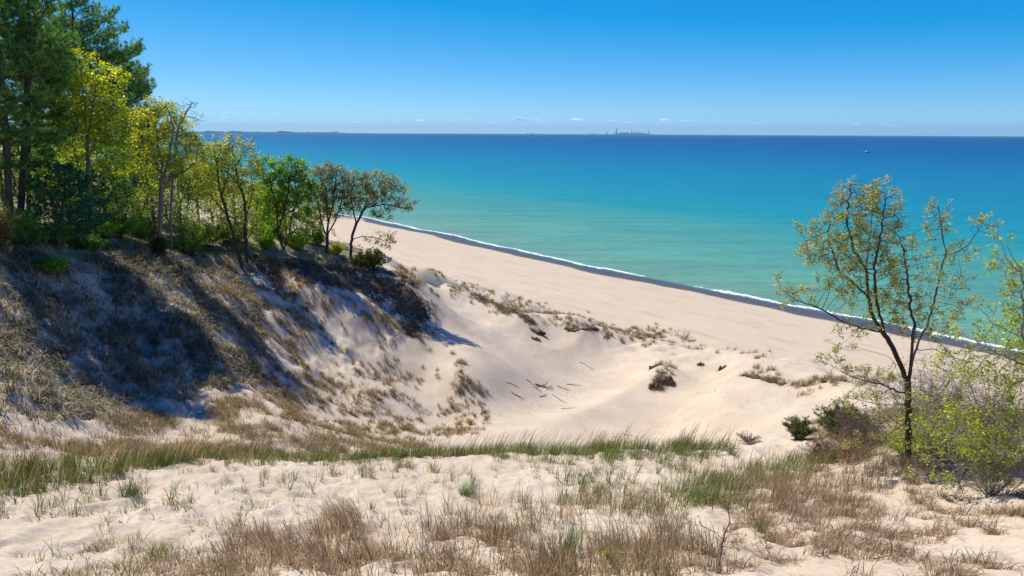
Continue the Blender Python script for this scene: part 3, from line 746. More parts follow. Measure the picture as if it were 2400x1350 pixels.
# ------------------------------------------------------------------ shrubby tree at the right edge, branches reaching into view
R2 = [
 [(2640,1180),(2560,1120,0),(2480,1070,0),(2400,1010,0)],
 [(2480,1070,0),(2440,1030,.2),(2390,1000,.3),(2345,972,.4),(2290,952,.5),(2240,940,.6),(2200,950,.7),(2140,946,.8)],
 [(2290,952,.5),(2250,915,.8),(2215,900,1.0),(2180,870,1.2)],
 [(2560,1120,0),(2480,1125,-.3),(2400,1120,-.5),(2320,1110,-.6),(2250,1090,-.6),(2220,1060,-.6),(2180,1030,-.5),(2130,1000,-.5)],
 [(2560,1120,0),(2470,1145,-.8),(2380,1128,-1.0),(2300,1138,-1.2),(2220,1135,-1.2),(2150,1120,-1.1)],
 [(2400,1120,-.5),(2330,1085,-.2),(2270,1045,0),(2230,1020,.1)],
 [(2400,1010,0),(2425,930,0),(2415,860,0),(2395,790,0),(2400,730,0),(2395,640,0),(2370,590,0)],
 [(2415,860,0),(2340,830,-.3),(2290,800,-.5),(2250,780,-.6)],
 [(2395,790,0),(2330,760,.4),(2290,720,.5)],
 [(2390,640,0),(2360,600,-.3),(2340,560,-.4)],
 [(2480,1070,0),(2500,900,.5),(2490,750,.6),(2460,650,.6)],
 [(2290,952,.5),(2260,870,.9),(2230,830,1.1),(2200,800,1.2)],
]
R2B = [(2350,600,30,45,.8),(2390,660,40,60,1),(2380,760,50,60,1.2),(2330,800,60,45,1),(2380,870,60,60,1),(2270,790,40,26,.7),(2300,870,60,40,.6),(2240,860,60,40,.4),(2330,960,80,40,.8),(2390,1010,60,50,1),(2260,1030,70,45,.9),(2340,1070,80,40,1),(2200,960,60,40,.4),(2180,1060,50,35,.5),(2220,1120,70,20,.4),(2480,800,60,200,1),(2500,1000,60,100,.8)]
broadleaf('leafy_bush_tree', 'spreading grey-branched bushy tree with bright lime leaves reaching in from the right edge', 15.5, R2, R2B, LIM, 12, n_attr=1100, r0=.058, rt=.0042, leaf=.075, n_leaf=6, step=.12, spread=.055, tw=3, twl=.24, bark=M_TWIG, leaf_w=1.2, bare=.35, up=.02, cat='bushy tree')

# ------------------------------------------------------------------ trees along the headland, right to left
broadleaf('oak_tree', 'olive-leaved oak leaning right over the beach at the tip of the headland', 65.2, [
 [(822,620),(822,585),(824,555),(835,525),(848,500)],
 [(848,500),(865,480,.5),(900,455,1),(925,440,1.2),(940,455,1)], [(835,525),(828,490,-.5),(820,460,-.8),(830,420,-1)], [(850,498),(872,450,.8),(880,420,1)], [(860,485),(905,480,-.8),(945,488,-1.2),(962,490,-1.3)],
 [(824,562),(850,553,.3),(880,556,.5),(905,568,.6),(920,578,.6)], [(824,580),(850,585,-.4),(880,598,-.8)], [(822,575),(800,560,.5),(785,550,.6)]],
 [(880,430,50,22,1),(860,460,45,30,1),(920,450,36,24,1),(945,480,26,18,1),(830,430,22,22,.8),(825,480,22,26,.6),(900,500,30,12,.5),(895,560,34,14,.6),(915,575,16,10,.5),(870,590,20,10,.3)],
 OLV+[(.20,.19,.05)], 21, n_attr=900, r0=0.162, rt=.006, leaf=.19, n_leaf=9, step=.26, spread=.125, twl=.5, tw=3, leaf_w=2, cat='oak tree', bare=.38)
broadleaf('oak_tree', 'rounded brownish oak second from the tip of the headland', 64.2, [
 [(768,612),(767,575),(767,545),(770,515),(766,480),(762,440)], [(768,548),(785,520,.5),(800,480,.8),(805,440,1)], [(767,560),(755,520,-.5),(745,480,-.8),(735,440,-1)], [(767,530),(780,480,-.6),(785,430,-.8)], [(766,590),(740,565,.5),(725,545,.8)]],
 [(770,420,42,34,1.2),(735,440,25,36,1),(800,440,32,36,1),(770,470,45,36,.8),(745,500,26,24,.5),(815,480,20,24,.6),(725,480,14,20,.6),(730,540,22,14,.4)],
 OLV+[(.17,.105,.045), (.19,.16,.055)], 22, n_attr=1000, r0=0.170, rt=.006, leaf=.18, n_leaf=10, step=.26, spread=.125, twl=.5, leaf_w=2.4, cat='oak tree', bare=.38)
broadleaf('maple_tree', 'bright fresh green maple with forking trunks, third tree from the headland tip', 61.5, [
 [(668,600),(660,575),(652,545),(650,500),(640,450),(630,420)], [(664,585),(678,550,.4),(684,510,.6),(700,460,.8),(690,420,.8)], [(652,540),(665,500,-.6),(675,450,-.9),(680,400,-1)], [(678,550),(705,530,.6),(720,500,.8)], [(640,450),(618,420,.3),(612,395,.3)]],
 [(625,405,26,34,1),(680,400,38,28,1.2),(700,440,38,34,1.2),(650,450,40,34,.9),(640,500,32,28,.6),(700,490,32,26,.8),(720,450,20,30,.8),(630,545,22,18,.5),(700,550,30,18,.5),(725,530,14,20,.4)],
 GRN+[(.19,.27,.04)], 23, n_attr=1200, r0=0.162, rt=.006, leaf=.19, n_leaf=11, step=.26, spread=.125, twl=.5, leaf_w=3, cat='maple tree', bare=.38)
broadleaf('oak_tree', 'thin dark oak with two crossing stems and sparse tips against the lake', 57.5, [
 [(577,592),(576,560),(572,530),(578,500),(572,460),(558,430),(552,390),(545,350),(548,322)], [(575,520),(585,480,.6),(592,440,.8),(590,400,.9)], [(558,430),(530,400,-.4),(515,370,-.5),(518,335,-.5)], [(552,390),(570,360,.5),(585,345,.6)]],
 [(548,340,22,26,.7),(520,360,20,24,.7),(575,360,24,22,.8),(590,400,22,28,.8),(555,420,36,30,.7),(590,450,22,26,.6),(540,470,30,26,.4),(580,510,24,20,.4)],
 YOL, 24, n_attr=650, r0=0.145, rt=.006, leaf=.16, n_leaf=8, step=.26, spread=.14, twl=.45, leaf_w=1.6, cat='oak tree', bare=.2)
broadleaf('oak_tree', 'left-leaning dark oak with yellow-olive leaves in front of the lake', 56.5, [
 [(566,592),(553,570),(545,540),(532,500),(520,460),(513,420),(508,380),(500,350)], [(532,500),(515,480,.5),(495,460,.6),(480,450,.6)], [(520,460),(535,420,.5),(538,380,.6)], [(545,540),(520,515,-.4),(500,500,-.5)]],
 [(500,360,30,26,1),(480,400,26,34,1),(515,400,28,30,.9),(495,440,34,26,.8),(535,380,20,26,.6),(480,480,26,20,.5),(510,510,26,18,.4)],
 YEL[:2]+YOL, 25, n_attr=800, r0=0.145, rt=.006, leaf=.17, n_leaf=10, step=.26, spread=.125, twl=.45, leaf_w=2.4, cat='oak tree', bare=.38)
broadleaf('oak_tree', 'yellow-leaved oak with a smooth grey trunk at the bank edge and a bare twiggy top', 48.5, [
 [(373,585),(374,540),(376,500),(378,460),(380,420),(378,380),(370,330),(365,290)], [(378,460),(395,420,.6),(410,370,.9),(425,320,1),(432,280,1),(445,250,1)], [(376,500),(360,470,-.5),(345,430,-.8),(335,380,-.9)], [(378,400),(350,350,.7),(335,310,.9),(345,270,.9)], [(374,535),(358,505,.5),(345,465,.7),(340,430,.8)], [(380,420),(400,350,-.7),(405,300,-.9),(395,260,-.9)], [(395,420),(430,400,0),(460,380,0)]],
 [(350,290,40,34,1.1),(400,290,44,38,1.1),(340,340,34,36,1),(430,340,36,40,1),(385,350,44,40,.9),(455,360,26,34,1),(350,400,36,26,.6),(430,400,40,28,.7),(380,250,34,14,.4)],
 YEL+YOL, 26, n_attr=1300, r0=0.178, rt=.006, leaf=.16, n_leaf=10, step=.24, spread=.125, twl=.4, leaf_w=2.4, bark=M_BARKG, cat='oak tree', bare=.42)
broadleaf('dead_branch_tree', 'leafless grey crown of twigs rising above the yellow oak at the edge of the wood', 50.5, [
 [(402,585),(400,500),(405,420),(410,350),(418,300),(430,275)], [(418,300),(400,270,.2),(385,245,.2)], [(430,275),(445,250,0),(458,235,0)], [(430,275),(455,275,-.3),(470,285,-.3)]],
 [(395,245,25,12,1),(445,245,22,14,1),(460,275,14,14,1),(420,265,30,16,1)],
 OLV, 27, n_attr=380, r0=0.102, rt=.006, leaf=.1, n_leaf=1, step=.22, spread=.1, twl=.3, leaf_w=1, bare=.9, bark=M_BARKG, cat='tree')
broadleaf('maple_tree', 'tall vivid yellow-green maple with a pale slender trunk in front of the dark pines', 44.5, [
 [(216,600),(214,560),(211,520),(210,480),(207,440),(205,390),(205,330),(200,270),(195,220),(190,160)], [(211,490),(225,450,.4),(240,410,.6),(262,370,.8),(280,330,.9)], [(207,430),(185,390,-.5),(170,340,-.7),(165,290,-.8)], [(205,380),(225,330,.7),(245,280,.9),(262,220,.9)], [(205,330),(215,260,-.6),(225,200,-.8)], [(200,270),(170,220,.5),(155,180,.6)]],
 [(185,150,34,26,1),(250,190,42,30,1.2),(200,215,48,34,1.1),(170,250,30,34,1),(240,255,56,34,1.2),(275,270,30,26,1),(195,300,52,34,1),(265,320,42,30,1),(190,360,46,26,.8),(290,360,26,22,.9),(260,390,46,20,.9),(190,400,30,14,.4),(150,290,14,22,.8),(150,180,12,14,.6)],
 YEL, 28, n_attr=2000, r0=0.162, rt=.006, leaf=.17, n_leaf=10, step=.24, spread=.125, twl=.4, leaf_w=2.6, bark=M_BARKG, cat='maple tree', bare=.38)

# second row behind the headland trees
for k, (lab, Y, tr, bl, cols) in enumerate([
 ('small olive oak glimpsed between the yellow oak and the left-leaning oak', 66, [[(440,560),(439,500),(441,460),(440,420),(436,390)],[(441,460),(460,430),(470,410)],[(441,450),(420,430),(410,410)]], [(440,400,44,28,1),(465,440,30,26,.8),(410,430,26,28,.8)], YOL),
 ('thin stemmed young tree behind the crossing oaks', 66, [[(600,575),(602,540),(600,500),(605,460)],[(602,540),(620,510),(628,480)]], [(605,470,26,34,1),(625,500,20,26,.8)], YOL+GRN[:1]),
 ('slim green sapling just right of the bright maple', 66, [[(718,600),(716,570),(720,530),(722,490)],[(716,570),(735,545),(742,520)]], [(722,520,18,34,1),(738,545,16,20,.8)], GRN),
 ('pale green understorey tree left of the bright maple', 64, [[(612,592),(615,565),(610,540),(605,520)],[(615,565),(630,548),(640,530)]], [(612,540,30,24,1),(640,560,18,18,.8)], GRN+YEL[:1])]):
    broadleaf('young_tree', lab, Y, tr, bl, cols, 40+k, n_attr=330, r0=0.076, rt=.006, leaf=.17, n_leaf=9, step=.26, spread=.125, twl=.45, leaf_w=2, cat='tree')

# ------------------------------------------------------------------ pines
def PB(px, Y): return on(px, Y)
SR = np.array([1., 0, 0])
def zpx(py, Y): return P(1200, py, Y)[2]
def PT(px, py, Y): return P(px, py, Y)
pine('pine_tree', 'tall dark white pine with long branches swept right against the sky', on(196, 60), PT(165, -60, 60), 61, PIN, crown0=.30, Lmax=3.7, r0=.26, side=SR*.45, whorl=.72, dens=1, prof=lambda f: np.interp(f, [0, .2, .45, .62, .8, 1], [1.0, 1.25, 1.35, .95, .55, .3]))
pine('pine_tree', 'broad feathery white pine with a brown trunk near the left edge', on(55, 40.5), PT(75, -110, 40.5), 62, PIN, crown0=.24, Lmax=3.0, r0=.19, whorl=.6)
pine('pine_tree', 'leaning pine at the far left with a thick dark bare trunk', on(34, 39), PT(-14, -120, 39), 63, PIN, crown0=.30, Lmax=2.9, r0=.19, whorl=.6)
pine('pine_tree', 'slender pine with a long bare stem behind the left edge trunks', on(78, 44), PT(66, -30, 44), 64, PIN, crown0=.30, Lmax=2.5, r0=.14, whorl=.55)
pine('pine_tree', 'dark pine showing above and behind the yellow-green maple', on(150, 66), PT(150, 10, 66), 65, PIN, crown0=.25, Lmax=3.6, r0=.2, whorl=.6)
pine('pine_tree', 'shorter dark pine right of the yellow-green maple with a bare straight trunk', on(292, 68), PT(300, 150, 68), 66, PIN, crown0=.36, Lmax=3.8, r0=.22, whorl=.6, side=SR*.25)
pine('pine_tree', 'young blue-green pine with soft drooping boughs low in the wood', on(138, 40.5), PT(150, 395, 40.5), 67, PIN2, crown0=.08, Lmax=2.6, r0=.09, whorl=.34, dead=False, gap=0, tuft=.2, nn=12)
pine('pine_tree', 'small bushy pine behind the young blue-green pine', on(235, 49), PT(245, 380, 49), 68, PIN2, crown0=.10, Lmax=2.1, r0=.08, whorl=.36, dead=False, gap=0, tuft=.2)

# background wood: copies of a few deeper trees
GW = 'trees deeper in the wood'
protoP = pine('pine_tree', 'dark pine standing deeper in the wood behind the front row', (0, 0, 0), (0.2, 0, 12.5), 71, PIN, crown0=.30, Lmax=2.8, r0=.18, whorl=.65, group=GW)
def proto_leaf(seed, cols, hh, label):
    rs = np.random.default_rng(seed)
    tr = [np.array([[0, 0, -.25], [0, 0, hh*.2], [.1, 0, hh*.4], [.1, .1, hh*.65], [0, .1, hh*.85]]), np.array([[.1, 0, hh*.4], [1.0, .4, hh*.6], [1.4, .6, hh*.75]]), np.array([[.1, 0, hh*.38], [-1.0, -.5, hh*.56], [-1.3, -.6, hh*.74]])]
    q = rs.normal(0, 1, (800, 3)); q /= np.linalg.norm(q, axis=1)[:, None]; q *= rs.uniform(.2, 1, (800, 1))**.45
    at = q*np.array([2.4, 2.4, hh*.32])+np.array([0, 0, hh*.68])
    Pn, par = colonize(tr, at, .36, 2.4, .5, rs=rs); Pn = smooth_skel(Pn, par, 1, 2); Pn, par = twigs(Pn, par, 3, .55, 2, .2, rs)
    r, w = radii(par, .15, .009); sel = np.nonzero(w <= 2.5)[0]
    return put_tree('young_tree' if hh < 8 else 'leafy_tree', label, 'tree', np.zeros(3), Pn, par, r, leaves(Pn[sel], 6, .18, .17, cols, rs), GW)
protoL = proto_leaf(72, GRN2+GRN, 9.5, 'green leafy tree standing deeper in the wood behind the front row')
protoS = proto_leaf(73, GRN+YOL, 6.0, 'low fresh green tree among the trunks of the wood')
lst = [(protoP, -46, 86, 0, 1.1), (protoP, -45, 48, 1, 1.15), (protoP, -48, 74, 2, 1.1), (protoP, -35, 76, 3, .85), (protoP, -48, 52, 4, 1.2), (protoP, -44, 44, 5, 1.1), (protoP, -52, 64, 1.4, 1.1), (protoP, -38, 72, .4, .9),
 (protoP, -41, 38, .9, 1.15), (protoP, -38, 32, 2.9, 1.05), (protoP, -34, 28, 4.4, 1.0), (protoP, -47, 34, 5.2, 1.2), (protoP, -30.5, 33, 2.2, .8), (protoP, -45, 26, 3.3, 1.1),  # unseen pines beyond the left edge, added to shade the hillside
 (protoL, -40, 82, 0, 1), (protoL, -33, 84, 1, .9), (protoL, -50, 90, 2, 1.1), (protoL, -29, 80, 3, .8), (protoL, -55, 84, 4, 1.1), (protoL, -31, 74, 2.4, .95), (protoL, -29, 48.5, 1.2, .8), (protoL, -36, 46, 3.9, .95), (protoL, -52, 76, .3, 1.1), (protoL, -46, 84, 1.3, 1), (protoL, -37, 84, 2.3, .9), (protoL, -60, 92, 2, 1.1), (protoL, -34, 36, .6, .9),
 (protoS, -24.5, 60, 0, .9), (protoS, -29.5, 54, 1, 1), (protoS, -27, 51.5, 2, .75), (protoS, -22, 66, 3, .8), (protoS, -31.5, 47, 4, .9), (protoS, -34, 57, 5, 1), (protoS, -25, 70, 1.5, .9), (protoS, -28, 80, 2.5, .9), (protoS, -33, 41, .5, .8), (protoS, -30.5, 38.5, 2.1, .6), (protoS, -20, 71, 4.1, .7)]
lst += [(protoS, -27.5, 47.5, .3, .55), (protoS, -29.5, 44.5, 1.3, .6), (protoS, -31, 42, 2.3, .7), (protoS, -25.5, 52.5, 3.3, .6), (protoS, -33, 39.5, 4.3, .75), (protoS, -27, 55, .8, .8), (protoS, -23, 58.5, 5.3, .65), (protoS, -32.5, 50, 1.8, .8), (protoS, -36, 44, 1.1, .9), (protoS, -35, 39, 3.1, .85), (protoS, -38, 47, 2.7, 1.0), (protoS, -20.5, 63, 2.2, .5), (protoL, -39, 42, 5.1, .9), (protoL, -44, 80, 2.9, .8), (protoL, -52, 70, 1.9, 1)]
seen = set()
for o, x, y, rz, sc in lst:
    loc = (x, y, float(gz(x, y))-.1)
    if o.name in seen: copy_thing(o, loc, rz, sc)
    else: seen.add(o.name); o.location = loc; o.rotation_euler = (0, 0, rz); o.scale = (sc,)*3

# ------------------------------------------------------------------ shrubs of the wood edge
for k, (px, Y, w, h, cols, lab, kw) in enumerate([
 (150, 41.5, 2.6, 1.5, GRN2, 'leafy green shrub spilling over the bank below the young pine', {}),
 (30, 37.5, 2.8, 1.6, GRN2, 'dense green shrub at the far left edge of the bank', {}),
 (120, 37.2, 1.6, .9, GRN, 'low bright green shrub on the bank beneath the leafy one', {}),
 (250, 46.0, 2.2, 1.1, GRN2+GRN, 'green shrub right of the pale maple trunk', {}),
 (180, 44, 2.2, 1.3, GRN2, 'green shrub just left of the pale maple trunk', {}),
 (5, 36, 1.8, 2.6, [(.30,.17,.08), (.25,.2,.07), (.2,.22,.06)], 'orange and pale green budding bush at the left frame edge', dict(bare=.3)),
 (450, 55, 2.6, 2.6, GRN, 'round fresh green shrub right of the grey oak trunk', dict(stems=34)),
 (495, 58, 3.2, 2.4, [(.16,.24,.04), (.12,.2,.035)], 'large pale green shrub in front of the crossing oaks', dict(stems=40)),
 (420, 52.5, 1.8, 1.3, GRN2, 'dark green low shrub beside the grey oak trunk', {}),
 (625, 60.5, 1.8, 1.5, GRN, 'small green shrub at the foot of the bright maple', {}),
 (700, 62.5, 2.4, 1.6, GRN+YOL, 'loose green shrub between the maple and the brownish oak', dict(bare=.2)),
 (560, 60, 2.2, 1.5, GRN+YOL, 'yellow-green shrub behind the crossing oak stems', {}),
 (790, 64.5, 1.6, 1.2, YOL, 'thin olive brush between the two oaks at the headland tip', dict(bare=.4)),
 (325, 51, 2.0, 1.2, GRN2, 'shady green shrub between the maple and the grey trunk', {}),
 ]):
    shrub('shrub', lab, on(px, Y), w, h, 100+k, cols, leaf=.12, n_leaf=5, spread=.08, **{'bare': .2, **kw})
shrub('juniper_bush', 'dark upright juniper on the bank edge below the grey oak trunk', on(372, 46.6), 1.1, 1.9, 131, JUN, stems=30, leaf=.16, n_leaf=8, needle=True)
shrub('evergreen_bush', 'yellow-green spreading bush hugging the tip of the headland', on(872, 65.2), 3.0, 1.5, 132, [(.10,.13,.02), (.15,.17,.03), (.06,.08,.02)], stems=50, leaf=.2, n_leaf=9, needle=True)
shrub('evergreen_bush', 'flat green bush just left of the headland tip', on(845, 64.3), 2.0, .8, 133, [(.10,.13,.02), (.15,.17,.03), (.06,.08,.02)], stems=36, leaf=.2, n_leaf=8, needle=True)
# right slope
shrub('juniper_bush', 'small round olive juniper on the sand lip above the bowl', W(1868, 1030), 1.15, .85, 141, [(.13,.14,.04), (.2,.19,.06), (.08,.09,.03)], stems=34, leaf=.11, n_leaf=6, needle=True)
shrub('juniper_bush', 'larger dark green juniper left of the oak trunk', W(1972, 1022), 2.3, 1.2, 142, [(.07,.11,.025), (.10,.14,.035), (.2,.17,.06)], stems=64, leaf=.12, n_leaf=7, needle=True)
shrub('brushwood', 'brown leafless brush behind the oak trunk', on(2075, 23.5), 2.6, 1.1, 143, [(.2,.11,.05), (.14,.10,.05)], stems=100, leaf=.05, n_leaf=2, bare=.6, cat='thicket', bark=M_BARKG, rt=.0035)
shrub('brushwood', 'grey-brown tangle of bare twigs right of the oak', on(2230, 24.5), 4.4, 3.0, 144, [(.13,.085,.05)], stems=120, leaf=.05, n_leaf=1, bare=.8, cat='thicket', bark=M_BARKG, rt=.0035)
shrub('brushwood', 'low brown twiggy brush left of the oak base', on(2000, 22.5), 2.0, .75, 145, [(.24,.12,.05), (.15,.09,.04)], stems=60, leaf=.05, n_leaf=2, bare=.4, cat='thicket', bark=M_BARKG, rt=.003)
shrub('shrub', 'lime-leaved low shrub at the right edge beneath the grey branches', on(2300, 19.5), 2.6, 1.3, 146, LIM+[(.10,.15,.02), (.3,.2,.1)], stems=60, leaf=.06, n_leaf=4, bare=.5, bark=M_TWIG)
shrub('shrub', 'green and yellow shrub tucked behind the lime-leaved one', on(2190, 20.5), 1.8, .9, 147, LIM+OAKR[:2], stems=40, leaf=.055, n_leaf=3, bare=.3, bark=M_TWIG)
shrub('dead_bush', 'pale fallen heap of grey sticks at the foot of the oak', W(2250, 1130), 2.4, .45, 148, [(.2,.15,.1)], stems=110, n_leaf=0, cat='dead brush', bark=M_TWIG, rt=.003)
shrub('dead_bush', 'leafless little bush standing alone on the dune crest before the beach', W(1605, 797), 3.0, 1.4, 149, [(.2,.15,.1)], stems=12, n_leaf=0, cat='dead bush', bark=M_BARKG, rt=.014, r0=.05, sub=2)
shrub('dead_bush', 'purplish tangle of roots on the sand lip at the right end of the grass ridge', W(1752, 1040), 1.0, .35, 150, [(.2,.1,.08)], stems=26, n_leaf=1, leaf=.04, cat='dead brush', bark=M_BARKG, rt=.004)

shrub('brushwood', 'purplish bare thicket at the right edge behind the lime-leaved bush', on(2400, 22), 4.2, 2.8, 161, [(.22,.14,.09)], stems=110, leaf=.05, n_leaf=1, bare=.75, cat='thicket', bark=M_BARKG, rt=.0035)
shrub('brushwood', 'rust-brown budding brush in front of the oak trunk, left side', on(2060, 21.2), 2.0, 1.0, 162, [(.34,.19,.08), (.28,.2,.08)], stems=60, leaf=.055, n_leaf=2, bare=.6, cat='thicket', bark=M_BARKG, rt=.003)
shrub('shrub', 'bright lime bush cut by the right frame edge', on(2420, 15.5), 2.6, 2.0, 163, LIM, stems=44, leaf=.07, n_leaf=3, bare=.80, bark=M_TWIG)
shrub('shrub', 'yellow-green leafy bush low between the oak and the right edge', on(2280, 21.5), 3.0, 1.7, 164, LIM+YOL+[(.3,.2,.1)], stems=70, leaf=.065, n_leaf=4, bare=.68, bark=M_TWIG)
for k, (px, Y, w, h, cols, lab) in enumerate([
 (75, 38.2, 2.4, 1.7, [(.16,.30,.07), (.11,.23,.05)], 'fresh green shrub between the two shrubs at the left end of the bank'),
 (215, 43, 2.0, .9, [(.16,.30,.06), (.11,.22,.05)], 'leafy low shrub wrapped round the foot of the pale maple'),
 (280, 47.5, 2.2, 1.5, [(.2,.34,.06), (.14,.26,.05)], 'bright understorey shrub between the two big trunks'),
 (340, 53, 2.6, 2.4, [(.22,.36,.06), (.15,.27,.05)], 'tall sunlit green shrub just left of the grey oak trunk'),
 (530, 60, 2.6, 2.0, [(.25,.36,.07), (.18,.28,.05)], 'airy pale green shrub behind the left-leaning oak'),
 (655, 64, 2.2, 1.7, [(.2,.34,.05), (.28,.38,.08)], 'light green shrub directly behind the bright maple'),
 (745, 66, 1.8, 1.3, [(.26,.32,.08), (.2,.27,.06)], 'wispy yellow-green shrub behind the brownish oak')]):
    shrub('shrub', lab, on(px, Y), w, h, 170+k, cols, stems=30, leaf=.13, n_leaf=5, spread=.09, bare=.3)

# ------------------------------------------------------------------ sapling in the foreground
def stick_plant(name, label, cat, Y, lines, r0, rt, bark, buds=None, group=None, base=None):
    paths = [np.array([P(q[0], q[1], Y+(q[2] if len(q) > 2 else 0)) for q in tr]) for tr in lines]
    b = paths[0][0]; base = np.array([b[0], b[1], float(gz(b[0], b[1]))]); dz = base[2]-b[2]
    paths = [p+np.array([0, 0, dz]) for p in paths]; paths[0][0][2] -= .06
    rs = np.random.default_rng(int(abs(b[0]*1000)) % 9999)
    Pn, par = colonize(paths, [[1e5, 0, 0]], .045, .1, .05, iters=1, rs=rs)
    Pn, par = twigs(Pn, par, 3, .14, 2, .2, rs)
    r, w = radii(par, r0, rt)
    lf = None
    if buds:
        sel = np.nonzero(w <= 1)[0]; lf = leaves(Pn[sel], buds[1], .012, buds[2], buds[0], rs)
    return put_tree(name, label, cat, base, Pn, par, r, lf, group, bark, thick=.008, crown='foliage')
stick_plant('oak_sapling', 'spindly leafless sapling with reddish buds standing in the foreground sand', 'sapling', 8.9, [
 [(1684,1338),(1688,1310),(1692,1280),(1698,1255),(1706,1236),(1710,1230)], [(1710,1230),(1709,1215),(1708,1200),(1705,1188)], [(1710,1231),(1730,1230),(1750,1232),(1768,1222)], [(1692,1268),(1680,1252),(1662,1244),(1646,1236)], [(1686,1304),(1665,1296),(1640,1290)], [(1700,1249),(1716,1252),(1726,1255)], [(1708,1205),(1700,1190),(1690,1182)], [(1695,1284),(1710,1286),(1718,1284)]],
 .017, .003, M_BARKG, ([(.26,.10,.06), (.30,.14,.09), (.18,.09,.05)], 4, .028))
stick_plant('twig', 'short green-tipped seedling right of the foreground sapling', 'seedling', 9.2, [[(1812,1322),(1806,1305),(1800,1294),(1797,1285)]], .006, .002, M_BARKG, ([(.2,.25,.05), (.25,.28,.07)], 5, .035))
stick_plant('twig', 'thin dark stick with green buds left of the foreground sapling', 'seedling', 8.8, [[(1661,1345),(1658,1330),(1655,1320)], [(1658,1330),(1664,1312)]], .006, .002, M_BARKG, ([(.2,.25,.05)], 4, .03))
shrub('seedling', 'yellow-green leafy seedling at the bottom edge among brown stalks', W(1440, 1335), .35, .28, 151, [(.32,.36,.05), (.25,.3,.05)], stems=9, leaf=.06, n_leaf=2, sub=1, rt=.002, cat='seedling')

# ------------------------------------------------------------------ grass
GREEN = [(.15,.205,.05), (.21,.26,.07), (.10,.15,.035), (.28,.28,.10), (.13,.18,.045), (.08,.12,.03)]
VIVID = [(.12,.24,.045), (.16,.28,.06), (.09,.18,.035)]
STRAW = [(.36,.28,.17), (.28,.21,.125), (.42,.34,.22), (.22,.165,.095)]
STALK = [(.44,.305,.17), (.33,.22,.12), (.54,.40,.24), (.25,.155,.085)]
GREYB = [(.36,.27,.18), (.26,.18,.12), (.46,.36,.25), (.18,.12,.08)]
OLST = [(.30,.27,.11), (.42,.34,.18), (.21,.20,.075), (.48,.38,.22), (.17,.15,.06)]
BRWN = [(.28,.175,.085), (.19,.12,.06), (.38,.26,.14), (.13,.08,.045)]
THAT = [(.40,.33,.24), (.30,.25,.17), (.19,.17,.11), (.50,.42,.31), (.16,.18,.09), (.15,.125,.09)]
def scatter(n, box, dens, seed):
    rs = np.random.default_rng(seed); x = rs.uniform(box[0], box[1], n); y = rs.uniform(box[2], box[3], n)
    z = ground_smooth(x, y); px, py = pix(x, y, z)
    k = rs.random(n) < dens(px, py, x, y); return np.column_stack([x[k], y[k]])
crest = np.array([(-17,14.5),(-14.5,16.6),(-12.9,18.9),(-10.9,21.4),(-7.9,22.3),(-4.6,22.8),(-1.6,23.4),(1.7,24),(5,24.6),(7.6,24.9)])
def pl_dist(x, y, pl):
    best = np.full(np.shape(x), 1e9); side = np.zeros(np.shape(x))
    for a, b in zip(pl[:-1], pl[1:]):
        d = b-a; t = np.clip(((x-a[0])*d[0]+(y-a[1])*d[1])/(d@d), 0, 1); qx = x-a[0]-t*d[0]; qy = y-a[1]-t*d[1]
        dd = np.hypot(qx, qy); m = dd < best; best = np.where(m, dd, best); side = np.where(m, np.sign(d[0]*qy-d[1]*qx), side)
    return best, side      # side > 0: beyond the line
def cl(x, y, s=.6, seed=81, lo=.42, hi=.6): return sst(lo, hi, fbm(x*s, y*s, seed, 3))
# green marram along the ridge
def d_band(px, py, x, y):
    d, s = pl_dist(x, y, crest); return np.where(x < -10.5, 1.6, 1)*np.exp(-(d/np.where(s > 0, .8, np.where(x < -10.5, 1.1, .55)+.45*fbm(x, y, 3)))**2)*(.45+.55*cl(x, y, .9, 84, .25, .42))*.95
a = scatter(12000, (-18, 10, 13, 27), d_band, 1); print('band', len(a))
def d_front(px, py, x, y):
    d, s = pl_dist(x, y, crest); m = (s < 0)*np.exp(-(d/4.2)**2)*cl(x, y, .8, 85, .36, .56)
    return m*np.where(px > 1000, 1, .5)*(py > 1060)*(px < 1720)
b = scatter(3000, (-16, 9, 13.5, 25), d_front, 2); print('front', len(b))
strip = np.array([(4.9,15.2),(5.6,17.5),(7.2,19.5),(9.3,21.2),(11.5,22.3)])
def d_strip(px, py, x, y):
    d, s = pl_dist(x, y, strip); return np.exp(-(d/.8)**2)*(.3+.7*cl(x, y, 1.1, 86, .35, .55))
c = scatter(3500, (3, 13, 13, 24), d_strip, 3); print('strip', len(c))
vv = np.array([(1.9,15.5),(2.5,16.8),(2.2,18),(3.3,14.2)])
v_ = np.vstack([q+np.random.default_rng(4).normal(0, .35, (10, 2)) for q in vv])
o = blade_mesh('marram_grass', [
 blades(a, 12, .48, .08, .014, GREEN, 1, curve=.2, splay=.26, lean=(.16, -.03)),
 blades(b, 11, .46, .06, .014, GREEN+OLST[:2], 2, curve=.25, splay=.3, lean=(.12, 0)),
 blades(c, 9, .48, .08, .013, GREEN+OLST[:2], 3, curve=.25, splay=.32, lean=(.1, 0)),
 blades(v_, 12, .55, .08, .012, GREEN, 5, curve=.2, splay=.25),
 blades(a[::2], 2, 1.0, .12, .015, STALK, 6, curve=.10, splay=.12, lean=(.34, -.05), head=.35),
 blades(c[::4], 2, .85, .12, .012, STALK, 7, curve=.10, splay=.12, lean=(.2, -.05), head=.35)])
tag(o, 'green marram grass along the crest of the foreground ridge', kind='stuff')
